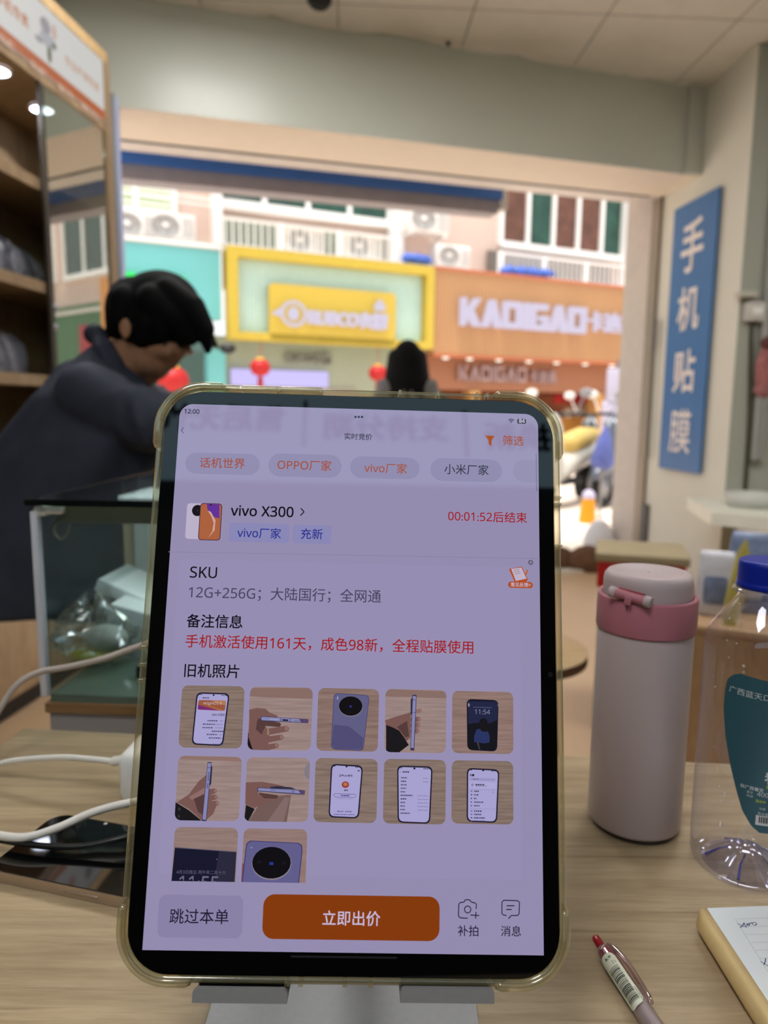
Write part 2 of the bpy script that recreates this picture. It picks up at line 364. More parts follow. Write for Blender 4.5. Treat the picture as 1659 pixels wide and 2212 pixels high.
# blue and grey board hung outside the opening, and the threshold
r = thing('awning_box', FM @ Vector((1.0, .75, FR(600, 400, .7)[1])), 'long blue and grey awning box hanging outside above the opening', 'awning box')
xa = FR(262, 350, .7)[0] - .25; xb = FR(1087, 430, .7)[0]
zb0 = FR(262, 325, .7)[1]; zb1 = FR(262, 346, .7)[1]; zb2 = FR(262, 393, .7)[1]; za1 = FR(1080, 431, .7)[1]; za2 = FR(1080, 468, .7)[1]
zz1 = 2.370; zz2 = 2.290; zb0 = 2.422
b = MB(FM); b.box(xa, xb, .70, .86, zz1, zb0 + .03, 0, .006); b.build('blue_fascia', mat('blue_sheet_metal', (72, 128, 216), .4, var=.04), r)
b = MB(FM); b.box(xa, xb - .02, .73, .86, zz2, zz1, 0); b.build('grey_underside', mat('grey_canvas', (172, 166, 172), .7, var=.05), r)
for xm in (xa + .3, 1.0, xb - .3): MB(FM).box(xm - .03, xm + .03, .725, .80, zb0, SOFF + .16).build('mounting_arm', M_grey, r)
b = MB(FM); b.box(xb - .01, xb + .04, .71, .80, zz2 + .02, zz1 + .07, 0, .01); b.build('end_bracket', M_white, r)
b = MB(FM); b.box(-.3, 3.1, .38, .56, 0, .018, 0, .004); b.build('trim_4', mat('pale_stone_threshold', (214, 204, 194), .4), kind='structure')

# unseen ceiling lamps; the last three are fill added for beam and room
M_tube = em((252, 251, 248), LAMP, False, 'lamp_tube')
def unseen_ceiling_lamp(x, y, label):
    r = thing('unseen_ceiling_lamp', (x, y, CEIL - .07), label, 'ceiling lamp', 'ceiling lamps over the shop')
    MB(Matrix.Translation((x, y, CEIL))).box(-.32, .32, -.32, .32, -.05, 0).build('lamp_housing', M_white, r)
    MB(Matrix.Translation((x, y, CEIL))).box(-.29, .29, -.29, .29, -.06, -.05).build('diffuser', M_tube, r)
unseen_ceiling_lamp(1.0, 1.9, 'square white ceiling lamp between desk and street, above the frame')
unseen_ceiling_lamp(-.5, 2.62, 'unseen fill lamp added near the beam, brightening its left part')
unseen_ceiling_lamp(-.6, -.5, 'unseen fill lamp added behind, to the left')
unseen_ceiling_lamp(2.5, 1.6, 'unseen fill lamp added off to the right')
# header sign on the wall behind, seen mirrored in the tablet's glass
YB = -1.62
def RF(px, py):
    p = PP(px, py, TO, TN); d = ray(px, py); d = d - TN * (2 * d.dot(TN)); return p + d * ((YB - p.y) / d.y)
TX = Vector((.99964, .0189, -.0191)).normalized(); TY = Vector((.0128, .2925, .9562)); TY = (TY - TX * TX.dot(TY)).normalized(); TN = TX.cross(TY)
TO = Vector((-.0153, .2786, .7986))
M_hl = mat('dark_blue_lettering', (24, 28, 40), .6)
zs0 = .5 * (RF(350, 975).z + RF(1190, 1030).z)
r = thing('header_sign', (0, YB, zs0), 'long lit header sign with dark lettering on the wall behind, mirrored in the tablet glass', 'sign')
MB().box(-1.7, 2.2, YB - .15, YB - .001, zs0, zs0 + .52).build('light_panel', em((196, 236, 255), 1.55, False, 'lit_sign_panel'), r)
for body, pl, pr in (('售后无忧', (615, 912), (345, 894)), ('支持分期', (968, 932), (702, 917)), ('以旧换新', (1328, 955), (1046, 938))):
    b = MB(); L = RF(*pl); Rr = RF(*pr); v, f, bb = text_mesh(body, .01, 0)
    # reads the right way round for someone facing the sign
    xl, xr = L.x, Rr.x; sc_ = abs(xr - xl) / (bb[1] - bb[0]); zc = (L.z + Rr.z) / 2
    b.text(body, lambda x, y, z, xl=xl, s_=sc_, zc=zc, bb=bb: (xl - (x - bb[0]) * s_, YB + .004, zc + (y - (bb[2] + bb[3]) / 2) * s_), bold=.01)
    for ov in (-.004, .004): b.text(body, lambda x, y, z, xl=xl, s_=sc_, zc=zc, bb=bb, ov=ov: (xl + ov - (x - bb[0]) * s_, YB + .005, zc + ov + (y - (bb[2] + bb[3]) / 2) * s_), bold=.01)
    b.build('lettering', M_hl, r)
for px, py in ((658, 915), (1006, 937)):
    b = MB(); q = RF(px, py); b.box(q.x - .007, q.x + .007, YB, YB + .006, q.z - .10, q.z + .10); b.build('divider_bar', M_hl, r)

# small fitting on the ceiling
q = PZ(690, -2, CEIL)
b = MB(Matrix.Translation(q)); b.lathe([(.055, 0), (.055, -.012), (.04, -.03), (.015, -.042), (.001, -.044)], 24); b.build('ceiling_fitting', M_dark, label='small dark round fitting on the ceiling, cut by the top of the photo', cat='fitting')
q = PZ(968, 92, CEIL)
b = MB(Matrix.Translation(q)); b.lathe([(.012, 0), (.010, -.012), (.001, -.014)], 12); b.build('ceiling_hook', M_dark, label='tiny dark hook where ceiling meets beam', cat='hook')

# ------------------------------------------------------------------ right wall: blue vertical sign and clutter
sl = Vector((1.762, 4.55, 0)); sr = Vector((1.815, 4.08, 0)); sx_ = (sr - sl).normalized(); sn = Vector((sx_.y, -sx_.x, 0))
off = sn * (.012 if sn.x < 0 else -.012); sn2 = sn if sn.x < 0 else -sn
SM = frame(sl + sn2 * .02, sx_, -sn2, (0, 0, 1)); sw = (sr - sl).length
r = thing('vertical_sign', sl + sn2 * .02 + sx_ * sw / 2 + Vector((0, 0, .70)), 'tall blue wall sign with four white characters on the right wall', 'sign')
b = MB(SM); b.box(0, sw, -.006, .006, .70, 2.255); b.build('panel', mat('blue_acrylic', (60, 110, 170), .4, var=.03), r)
b = MB(SM)
SMi = SM.inverted(); so = SM.translation
for ch, (cx_, y0, y1) in zip('手机贴膜', ((1507, 470, 583), (1495, 617, 713), (1484, 755, 848), (1472, 884, 979))):
    q0 = SMi @ PP(cx_, y0, so, sn2); q1 = SMi @ PP(cx_, y1, so, sn2); bo = .016 if ch != '膜' else .006; v, f, bb = text_mesh(ch, bo, 0)
    hs = (q0.z - q1.z) / (bb[3] - bb[2]); cw = .24 / (bb[1] - bb[0])
    b.text(ch, lambda x, y, z, q0=q0, q1=q1, bb=bb, hs=hs, cw=cw: (sw * .5 + (x - (bb[0] + bb[1]) / 2) * cw, -.009, q1.z + (y - bb[2]) * hs), bold=bo)
b.build('lettering', mat('white_vinyl', (236, 226, 222), .5), r)
YP = 3.863                                                # the grey-green return facing us
def RP(px, py, d=0.0): return P(px, py, YP - d)
q0 = RP(1624, 712, .01); q1 = RP(1606, 1112, .01)
MB().tube(smooth_path([q0 + Vector((.02, 0, .03)), q0, q0.lerp(q1, .5) + Vector((.01, 0, 0)), q1]), .012, 8).build('wall_cable', mat('dark_olive_cord', (70, 66, 50), .6), label='dark cord hanging down the grey green wall at the far right', cat='cord')
q0 = RP(1606, 654); q1 = RP(1648, 696)
r = thing('switch_box', (q0 + q1) / 2, 'pale square switch box on the grey green wall at the right edge', 'switch')
MB().box(q0.x, q1.x + .01, YP - .045, YP, q1.z, q0.z, 0, .008).build('cover', mat('pale_grey_plastic', (196, 190, 184), .45), r)
MB().box(q0.x + .03, q1.x - .03, YP - .05, YP - .044, q1.z + .03, q0.z - .03, 0, .002).build('rocker', M_white, r)
q0 = RP(1586, 632); q1 = RP(1626, 640)
MB().box(q0.x, q1.x, YP - .06, YP, q1.z - .012, q0.z, 0, .006).build('wall_bracket', mat('pale_bracket', (190, 186, 172), .5), label='short pale bracket above the switch box', cat='bracket')
b = MB()
for px in (1640, 1652):
    q = RP(px, 300, .03); b.cyl((q.x + .11, YP - .03, .8), (q.x + .11, YP - .03, CEIL), .022, n=16)
b.build('wall_pipe', mat('grey_pvc', (150, 148, 144), .4), label='pair of grey vertical pipes at the right edge', cat='pipe')
q = RP(1658, 742, .05)
r = thing('hanging_decoration', q, 'red and white tasselled ornament hanging at the right edge', 'ornament')
MB().ball(q, (.035, .03, .035)).build('knot', mat('dark_red_thread', (96, 50, 48), .7), r)
q1 = RP(1654, 800, .05); MB().ball(q1, (.055, .02, .13)).build('tassel', mat('faded_red_thread', (160, 98, 96), .8, var=.3, scale=40), r)
q2 = RP(1672, 800, .05); MB().ball(q2, (.05, .02, .16)).build('paper_charm', mat('pale_paper', (196, 180, 178), .8), r)
q3 = RP(1652, 842, .05); MB().ball(q3, (.06, .02, .04)).build('fringe', mat('rose_thread', (156, 100, 100), .8, var=.2), r)
# white ledge under the return
a = P(1538, 1106, 3.3); c = P(1690, 1150, 2.95)
r = thing('wall_shelf', (2.0, 3.3, a.z - .06), 'white shelf ledge at the right edge above blue packages', 'shelf')
b = MB(); b.prism([(a.x, a.y), (c.x + .2, c.y), (c.x + .5, 3.86), (a.x + .12, 3.86)], a.z - .06, a.z); b.build('shelf_board', mat('white_laminate', (222, 222, 210), .4), r)
b = MB(); b.box(a.x + .4, a.x + .46, 3.3, 3.86, a.z - .25, a.z - .06); b.build('support', M_white, r)
q = P(1590, 1092, 3.5)
b = MB(Matrix.Translation((q.x + .07, q.y, a.z))); b.lathe([(.06, 0), (.10, .0), (.12, .07), (.115, .07), (.095, .008), (.001, .006)], 28); b.build('small_bowl', mat('pale_grey_ceramic', (196, 196, 188), .4), label='pale grey bowl on the white shelf ledge', cat='bowl')

# red box on its crate, and the low wooden counter behind the flask
def facing(px, Y, z):                                     # a frame turned to face the desk
    p = P(px, 1106, Y); az = math.atan2(p.x, p.y); return frame(Vector((p.x, p.y, z)), (math.cos(az), -math.sin(az), 0), (math.sin(az), math.cos(az), 0), (0, 0, 1))
K = facing(1297, 2.24, 0)
MB(K).box(.01, .30, .02, .30, 0, .487, 0, .004).build('wooden_crate', M_cabw, label='low wooden crate under the red box, behind the flask', cat='crate')
r = thing('red_box', K @ Vector((.14, .13, .489)), 'red cardboard box with a khaki lid behind the flask', 'box')
MB(K).box(0, .262, .0, .24, .489, .575, 0, .003).build('box_body', mat('red_card', (200, 32, 34), .5), r)
MB(K).box(-.008, .272, -.010, .25, .573, .602, 0, .004).build('lid', mat('khaki_card', (158, 144, 114), .6), r)
K2 = facing(1500, 1.95, 0)
r = thing('low_counter', K2 @ Vector((.2, .2, 0)), 'low wooden counter standing behind the flask and water bottle', 'counter')
zt = P(1520, 1346, 1.95).z
MB(K2).box(-.02, .80, 0, .5, 0, zt - .02).build('counter_body', wood('orange_wood_laminate', (158, 126, 92), (178, 146, 110), .4, 3, (9, 9, 1)), r)
MB(K2).box(-.03, .82, -.015, .52, zt - .02, zt, 0, .003).build('counter_top', wood('orange_wood_top', (166, 134, 100), (186, 154, 118), .35, 3, (1, 9, 9)), r)
def bag(name, K_, x, y, z, wd, hh, m1, m2, label, grp):
    r = thing(name, K_ @ Vector((x + wd / 2, y, z)), label, 'package', grp)
    b = MB(K_); V = []; Fc = []; n = 8; rnd = random.Random(int(x * 977) + int(hh * 555))
    prof = [(.0, .9, .30), (.05, 1, .42), (.35, 1.02, .40), (.7, .96, .30), (.9, .9, .12), (1, .88, .03)]
    for t, sw_, dp in prof:
        for k in range(20):
            an = 2 * math.pi * k / 20; c_, s_ = math.cos(an), math.sin(an)
            X = x + wd / 2 + math.copysign(abs(c_) ** .6, c_) * wd / 2 * sw_ * (1 + rnd.uniform(-.05, .05)); Y = y + math.copysign(abs(s_) ** .7, s_) * wd * .5 * dp
            V.append((X, Y, z + hh * t))
    for i in range(len(prof) - 1):
        for k in range(20): Fc.append((i * 20 + k, i * 20 + (k + 1) % 20, (i + 1) * 20 + (k + 1) % 20, (i + 1) * 20 + k))
    Fc.append(tuple(range(19, -1, -1))); Fc.append(tuple(range(100, 120))); b.add(V, Fc, 0, True); b.build('pouch', m1, r)
    b = MB(K_); b.box(x + wd * .2, x + wd * .8, y - wd * .24, y - wd * .19, z + hh * .2, z + hh * .62, 0, .006); b.build('printed_panel', m2, r)
M_pb = mat('blue_grey_film', (120, 134, 168), .3, var=.3, scale=30); M_pw = mat('white_film', (206, 206, 216), .3, var=.12, scale=30)
bag('detergent_bag', K2, .02, .12, zt, .10, .19, M_pw, M_pb, 'white pouch on the low counter beside the flask lid', 'pouches on the low counter')
bag('detergent_bag', K2, .10, .20, zt, .12, .24, M_pb, M_pw, 'tall blue grey pouch behind the blue bottle cap', 'pouches on the low counter')
bag('detergent_bag', K2, .24, .14, zt, .13, .17, M_pb, M_pb, 'dark blue pouch seen through the water bottle', 'pouches on the low counter')
a = P(1612, 1166, 1.93); c = P(1560, 1425, 1.93)
MB().tube([a, a.lerp(c, .12), a.lerp(c, .5), c], [.004, .018, .026, .012], 12, flat=(1, .5)).build('yellow_umbrella', mat('dull_yellow_cloth', (176, 164, 84), .6, var=.1, scale=30), label='narrow folded yellow umbrella leaning behind the water bottle', cat='umbrella')
# round stool beside the tablet
q = PZ(1265, 1396, .45); r = thing('round_stool', (q.x - .17, q.y + .0, 0), 'round wooden stool on the floor just right of the tablet', 'stool')
b = MB(Matrix.Translation((q.x - .17, q.y, 0))); b.lathe([(.001, .412), (.155, .412), (.17, .42), (.17, .444)], 40, 0); b.build('seat_rim', mat('dark_brown_wood', (72, 46, 26), .5), r)
b = MB(Matrix.Translation((q.x - .17, q.y, 0))); b.lathe([(.17, .444), (.165, .45), (.001, .452)], 40, 0); b.build('seat', wood('tan_seat_wood', (176, 148, 112), (196, 168, 130), .4, 5, (1, 8, 8)), r)
for k in range(4):
    an = R_(45 + 90 * k); b = MB(); b.cyl((q.x - .17 + .09 * math.cos(an), q.y + .09 * math.sin(an), .415), (q.x - .17 + .13 * math.cos(an), q.y + .13 * math.sin(an), 0), .017, .014, 12); b.build('leg', mat('brown_leg_wood', (96, 66, 40), .5), r)
# things by the threshold
def sack(px, py, w_, h_, m_, label, name, cat):
    p = PZ(px, py, 0); b = MB(Matrix.Translation(p)); rnd = random.Random(px); V = []; Fc = []; n = 24
    prof = [(0, .8), (.08, 1.0), (.45, 1.02), (.75, .8), (.92, .5), (1.0, .16)]
    for t, s_ in prof:
        for k in range(n): an = 2 * math.pi * k / n; q = w_ / 2 * s_ * (1 + .08 * math.sin(3 * an + px) + rnd.uniform(-.03, .03)); V.append((q * math.cos(an), q * .7 * math.sin(an), h_ * t))
    for i in range(len(prof) - 1):
        for k in range(n): Fc.append((i * n + k, i * n + (k + 1) % n, (i + 1) * n + (k + 1) % n, (i + 1) * n + k))
    Fc.append(tuple(range(n - 1, -1, -1))); Fc.append(tuple(range(5 * n, 6 * n))); b.add(V, Fc, 0, True); b.build(name, m_, label=label, cat=cat)
M_br = mat('brown_cloth', (92, 62, 40), .8, var=.25, scale=20)
sack(1268, 1232, .25, .17, M_br, 'brown cloth bag on the threshold nearest the red box', 'cloth_bag', 'bag')
sack(1208, 1228, .2, .15, M_br, 'brown cloth bag half hidden by the tablet edge', 'cloth_bag', 'bag')
sack(1292, 1205, .22, .28, mat('white_bag_film', (236, 236, 242), .35, var=.05), 'white plastic bag on the ground outside the threshold', 'plastic_bag', 'bag')
# ================================================================== wall cabinet on the left
def CP(px, py, y=0.0):                                   # pixel on the cabinet's sheet at depth y -> local x, z
    q = CM.inverted() @ PP(px, py, CF + CYv * y, CYv); return q.x, q.z
HB, HT = 2.14, 2.43
r = thing('display_cabinet', CM @ Vector((-1.0, .15, 0)), 'tall wooden display cabinet with a lit header sign along the left wall', 'cabinet')
XN = -2.3
b = MB(CM)
b.box(XN, 0, .30, .32, 0, HT, 0); b.box(-.02, .0, 0, .30, .06, HT, 0); b.box(XN, XN + .02, 0, .30, .06, HT, 0)
b.box(XN, 0, .0, .30, HT - .02, HT, 0); b.box(XN, 0, -.006, .30, HB - .0, HB + .035, 0); b.box(XN, 0, 0.02, .30, .06, .42, 0)
b.box(-.035, .012, -.012, .03, .06, HT + .01, 0)
b.build('carcass', M_cabw, r)
MB(CM).box(XN, 0, .03, .30, 0, .06).build('plinth', M_dark, r)
b = MB(CM); b.box(XN, -.012, -.014, .0, HT - .03, HT + .012); b.build('top_moulding', wood('moulding_wood', (170, 140, 98), (190, 160, 118), .5, 3, (9, 9, 1)), r)
hs = MB(CM).box(XN, -.036, -.010, .0, HB + .035, HT - .03).build('header_sign', em((218, 217, 213), .78, False, 'header_light_box'), r, label='white lit header panel with orange lettering')
b = MB(CM); b.box(XN, -.037, -.0115, -.0101, HB + .035, HB + .072); b.build('orange_stripe', em((206, 108, 52), .62, False, 'orange_light_box'), hs)
def ctext(body, px0, py0, px1, py1, col_, hgt, nm, bold=0.02, y=-.0125):
    x0_, z0_ = CP(px0, py0, y); x1_, z1_ = CP(px1, py1, y); v, f, bb = text_mesh(body, bold, 0)
    s_ = (x1_ - x0_) / (bb[1] - bb[0]); hz = hgt / (bb[3] - bb[2])
    b = MB(CM); b.text(body, lambda x, yy, z: (x0_ + (x - bb[0]) * s_, y, (z0_ + z1_) / 2 + (yy - (bb[2] + bb[3]) / 2) * hz), bold=bold)
    return b.build(nm, col_, hs)
M_or = em((222, 136, 76), .6, False, 'orange_print'); M_or2 = em((226, 178, 150), .62, False, 'pale_orange_print'); M_lp = em((246, 206, 180), .62, False, 'pale_print')
ctext('手机专卖', -10, -10, 62, 48, M_or, .042, 'sign_lettering')
ctext('专业维修快速', 140, 126, 214, 192, M_or2, .034, 'sign_lettering')
for q in ((-2, 78, 32, 104), (66, 136, 102, 164), (126, 184, 160, 214), (176, 226, 214, 258)): ctext('贴膜' if q[0] < 100 else '配件', *q, M_lp, .026, 'stripe_lettering', y=-.013)
b = MB(CM)                                                # little printed drawing of phones and a plant
for i, (px, py, sx2, sz2, mi) in enumerate(((98, 55, .03, .05, 0), (117, 70, .012, .05, 1), (84, 84, .022, .018, 0), (107, 118, .012, .055, 2), (117, 100, .014, .018, 2), (104, 88, .05, .05, 3))):
    x_, z_ = CP(px, py, -.0125); b.prism(ell(x_, z_, sx2, sz2 / 2, 14), -.0003 - .0002 * (4 - mi), 0, mi, M=Matrix(((1, 0, 0, 0), (0, 0, 1, -.0122), (0, 1, 0, 0), (0, 0, 0, 1))))
b.build('sign_picture', [em((176, 170, 176), .6, False), em((230, 190, 178), .6, False), em((112, 116, 78), .55, False), em((206, 206, 212), .56, False)], hs)
SH = []
for py, y_ in ((378, 0), (606, 0), (818, 0), (1050, 0)):
    z_ = CP(48, py, .01)[1]; SH.append(z_)
    MB(CM).box(XN + .02, -.02, .01, .30, z_ - .02, z_ + .018).build('shelf', M_cabw, r)
M_lampw = em((225, 235, 255), 14, False, 'cabinet_lamp')
for px, py in ((91, 236), (-8, 152), (-160, 10)):
    q = CM.inverted() @ PZ(px, py, HB - .004); q.y = min(max(q.y, .06), .24)
    b = MB(CM); b.lathe([(.046, HB - .001), (.046, HB - .008), (.039, HB - .008)], 28, 0, Matrix.Translation((q.x, q.y, 0))); b.lathe([(.039, HB - .008), (.001, HB - .006)], 28, 1, Matrix.Translation((q.x, q.y, 0)))
    o = b.build('downlight', [M_white, M_lampw], r)
    ld = bpy.data.lights.new('downlight_beam', 'SPOT'); ld.energy = 5; ld.spot_size = R_(120); ld.shadow_soft_size = .03; ld.color = (.9, .94, 1)
    lo = bpy.data.objects.new('downlight_beam', ld); col.objects.link(lo); lo.location = CM @ Vector((q.x, q.y, HB - .02)); lo.parent = r; lo.location = lo.location - r.location
xd = CP(102, 480, -.004)[0]
M_door = thin('reflective_door_glass', (.80, .86, .80), .40, .9, 2.0, .006, (.80, .80, .77))
dr = MB(CM).box(xd, -.036, -.004, -.001, .44, HB - .004).build('sliding_door', M_door, r, label='reflective glass sliding door')
b = MB(CM); b.box(xd - .010, xd, -.009, .004, .44, HB); b.box(xd + .012, xd + .016, -.007, -.004, .44, HB); b.build('door_edge', mat('dark_edge_profile', (72, 66, 58), .4), dr)
for py in (664, 707):
    q = CP(119, py, -.006); b = MB(CM); b.lathe([(.012, 0), (.012, .006), (.007, .009), (.001, .009)], 20, 0, Matrix.Translation((q[0], -.005, q[1])) @ Matrix.Rotation(R_(90), 4, 'X')); b.build('door_lock', M_alu, dr)
xdoor = XN + .02
for k in range(4):
    x0_ = XN + .03 + k * .56; dd_ = MB(CM).box(x0_, x0_ + .54, .004, .02, .07, .415, 0, .004).build('base_door', wood('base_door_wood', (172, 148, 118), (190, 166, 136), .5, 3, (9, 9, 1)), r)
# wrapped goods on the two visible shelves
M_pack = mat('dark_film_pack', (70, 72, 82), .22, .6, var=.35, scale=60, bump=.25); M_pack2 = mat('grey_film_pack', (104, 104, 112), .2, .6, var=.35, scale=60, bump=.25)
def pack(x, z, wd, hh, lean, m_, label):
    L = Matrix.Translation((x, .05, z)) @ Matrix.Rotation(R_(lean), 4, 'Y') @ Matrix.Rotation(R_(-14), 4, 'X')
    b = MB(CM @ L); V = []; Fc = []; n = 6
    for side in (0, 1):
        for j in range(n + 1):
            for i in range(n + 1):
                u, v_ = i / n, j / n; d = (1 - (2 * u - 1) ** 4) * (1 - (2 * v_ - 1) ** 4) * (.016 + .006 * math.sin(9 * u + 7 * v_ + x * 40))
                V.append(((u - .5) * wd, .03 + (d if side else -d), v_ * hh))
    m2 = (n + 1) ** 2
    for s_ in (0, 1):
        for j in range(n):
            for i in range(n):
                k = s_ * m2 + j * (n + 1) + i; q = (k, k + 1, k + n + 2, k + n + 1); Fc.append(q if not s_ else q[::-1])
    b.add(V, Fc, 0, True)
    o = b.build('wrapped_case', m_, label=label, cat='packet', group='film wrapped packets on the left shelves')
words = ['in front', 'second from the front', 'third from the front', 'fourth from the front', 'fifth from the front', 'at the back of its row']
for si, (nm, pxs) in enumerate((('upper', (6, 30, 52, 74, 92)), ('lower', (4, 22, 40, 56)))):
    zsh = SH[1 + si] + .018
    for k, px in enumerate(pxs):
        x_, _ = CP(px, 560 if si == 0 else 770, .05)
        pack(x_, zsh, .10, (.165 if si == 0 else .15) - .012 * k * (si == 0), 22, M_pack if k % 2 else M_pack2, '%s film wrapped packet on the %s visible shelf, %s from the left edge' % ('dark' if k % 2 else 'grey', nm, ('first', 'second', 'third', 'fourth', 'fifth')[k]))

# ================================================================== glass showcase with a lamp strip, beyond the desk
WO = P(72, 1078, .7082); WO.z = 0; aw = R_(3.0)
WM = frame(WO, (math.cos(aw), -math.sin(aw), 0), (math.sin(aw), math.cos(aw), 0), (0, 0, 1))
WW, WL, WT, WB = .47, 1.25, .95, .745
def SPx(px, yl): return (WM.inverted() @ PP(px, 1180, WM @ Vector((0, yl, 0)), WM.to_3x3() @ Vector((0, 1, 0)))).x
r = thing('glass_showcase', WM @ Vector((WW / 2, WL / 2, 0)), 'glass topped showcase counter standing beyond the desk, lit inside', 'showcase')
b = MB(WM); b.box(.003, WW, .002, WL, .05, WB - .018); b.build('base_cabinet', mat('grey_lilac_board', (150, 142, 142), .5, var=.03), r)
MB(WM).box(.02, WW - .02, .03, WL - .02, 0, .05).build('plinth', M_dark, r)
MB(WM).box(0, WW, -.001, WL, WB - .018, WB - .008).build('wood_deck', wood('brown_deck_wood', (124, 92, 58), (142, 108, 72), .5, 4, (1, 9, 9)), r)
MB(WM).box(.004, WW - .004, .004, WL - .004, WB - .008, WB, 0).build('glass_floor', mat('greenish_glass_plate', (96, 112, 100), .1, .6), r)
M_ged = mat('dark_glass_edge', (10, 18, 16), .12, .6)
t = MB(WM).box(-.004, WW + .004, -.004, WL, WT - .001, WT, 0).build('top_pane', thin('showcase_top_glass', (.80, .88, .84), .16, .9, 2.2, .02), r)
b = MB(WM); b.box(-.004, WW + .004, -.0065, -.004, WT - .006, WT + .0005); b.box(-.0062, -.004, -.0065, WL, WT - .006, WT + .0005); b.build('pane_edge', M_ged, t)
f_ = MB(WM).box(.004, WW - .004, 0, .004, WB, WT - .006).build('front_pane', thin('showcase_front_glass', (.80, .85, .85), .02, .8, 4, .01), r)
MB(WM).box(0, .004, .004, WL, WB, WT - .006).build('side_pane', thin('showcase_side_glass', (.80, .84, .84), .02, .25, 4, .01), r)
MB(WM).box(WW - .004, WW, .004, WL, WB, WT - .006).build('side_pane', M_glass, r)
b = MB(WM); b.box(-.003, .0045, -.003, .0045, WB, WT - .012, 0, .001); b.build('corner_post', mat('pale_corner_strip', (212, 214, 226), .25, .6, metal=.2), r)
b = MB(WM); b.box(.0, .012, -.002, .03, WT - .017, WT - .007, 0, .002); b.box(.012, .03, -.002, .012, WT - .015, WT - .008, 0, .002); b.build('corner_bracket', mat('bright_clip', (226, 226, 220), .2, .6, metal=.5), r)
b = MB(WM); b.box(.022, WW - .02, .006, .03, WT - .024, WT - .007, 0); b.build('lamp_housing', mat('olive_lamp_housing', (150, 142, 124), .4), r)
b = MB(WM); b.box(.06, WW - .03, .06, .15, WT - .005, WT - .003); b.build('lamp_strip', em((235, 245, 250), 5.0, False, 'showcase_lamp'), r)
b = MB(WM); b.lathe([(.001, 0), (.012, 0), (.012, .004)], 20, 0, Matrix.Translation((.055, .06, WT - .028))); b.build('lamp_spot', em((255, 255, 248), 4, False, 'showcase_spot'), r)
b = MB(WM); b.tube(smooth_path([(.022, .012, WT - .02), (.014, .012, WT - .028), (.013, .012, WT - .036), (.019, .012, WT - .042), (.026, .012, WT - .037), (.03, .012, WT - .026)]), .0016, 8); b.build('wire_hook', mat('dull_wire', (146, 136, 122), .4, metal=.4), r)
xp0 = SPx(271, .29); xp1 = SPx(287, .29); b = MB(WM); b.box(xp0, xp1, .285, .30, WB, WT - .008, 0); b.build('inner_post', mat('beige_inner_post', (190, 172, 140), .4), r)
b = MB(WM); b.box(xp1, WW - .006, .295, .30, WB, WT - .008, 0); b.build('divider_panel', mat('white_inner_board', (226, 226, 222), .4), r)
def SP(px, py, yl):                                       # pixel on the showcase's cross-section at depth yl
    q = WM.inverted() @ PP(px, py, WM @ Vector((0, yl, 0)), WM.to_3x3() @ Vector((0, 1, 0))); return q
def wbox(name, px, py, yl, sx2, sy2, sz2, ry, m_, label):
    q = SP(px, py, yl); L = WM @ Matrix.Translation((q.x, yl, q.z)) @ Matrix.Rotation(R_(ry), 4, 'Y')
    return MB(L).box(0, sx2, 0, sy2, -sz2, 0, 0, .0015).build(name, m_, label=label, cat='box', group='white boxes inside the showcase')
M_bx = mat('white_card', (226, 230, 228), .45, var=.03); M_bx2 = mat('pale_grey_card', (178, 186, 186), .5, var=.05)
wbox('paper_box', 212, 1250, .16, .13, .09, .016, 23, M_bx, 'flat white box slanting at the top of the pile in the showcase')
wbox('paper_box', 238, 1304, .12, .13, .10, .075, 14, M_bx, 'larger white box under the slanting one in the showcase')
q = SP(205, 1300, .20); MB(WM).box(q.x, q.x + .14, .20, .28, WB + .001, q.z + .01, 0, .002).build('paper_box', M_bx2, label='pale grey box standing behind the plastic bag in the showcase', cat='box', group='white boxes inside the showcase')
q = SP(292, 1440, .05); MB(WM).box(q.x, q.x + .05, .05, .09, WB + .001, q.z, 0, .002).build('dark_case', M_dark, label='small black box at the bottom right of the showcase', cat='box')
# crumpled clear bag with something yellow in it
q = SP(212, 1492, .09); r2 = thing('plastic_bag', WM @ Vector((q.x, .09, WB)), 'crumpled clear plastic bag at the bottom of the showcase', 'bag')
b = MB(WM @ Matrix.Translation((q.x, .09, WB + .002))); V = []; Fc = []; n, m_ = 40, 18; rnd = random.Random(3)
for j in range(m_ + 1):
    t = j / m_
    for i in range(n):
        a = 2 * math.pi * i / n; rr = (.040 * math.sin(math.pi * min(1, .12 + .88 * t)) + .006) * (1 + .22 * math.sin(5 * a + 6 * t) * math.sin(7 * t + 2) + rnd.uniform(-.07, .07))
        V.append((rr * 1.05 * math.cos(a), rr * .8 * math.sin(a), .078 * t * (1 + .12 * math.sin(3 * a + 4 * t))))
for j in range(m_):
    for i in range(n): Fc.append((j * n + i, j * n + (i + 1) % n, (j + 1) * n + (i + 1) % n, (j + 1) * n + i))
b.add(V, Fc, 0, False); b.build('clear_film', thin('crumpled_film', (.88, .90, .89), .22, .8, 2, .12), r2)
q2 = SP(190, 1495, .09); MB(WM @ Matrix.Translation((q2.x + .008, .095, WB + .011))).ball((0, 0, 0), (.028, .018, .009), 18).build('yellow_contents', mat('yellow_jelly', (206, 196, 70), .4), r2)
MB(WM @ Matrix.Translation((q2.x + .02, .10, WB + .030))).ball((0, 0, 0), (.026, .018, .016), 18).build('white_contents', mat('pale_contents', (200, 204, 196), .5), r2)

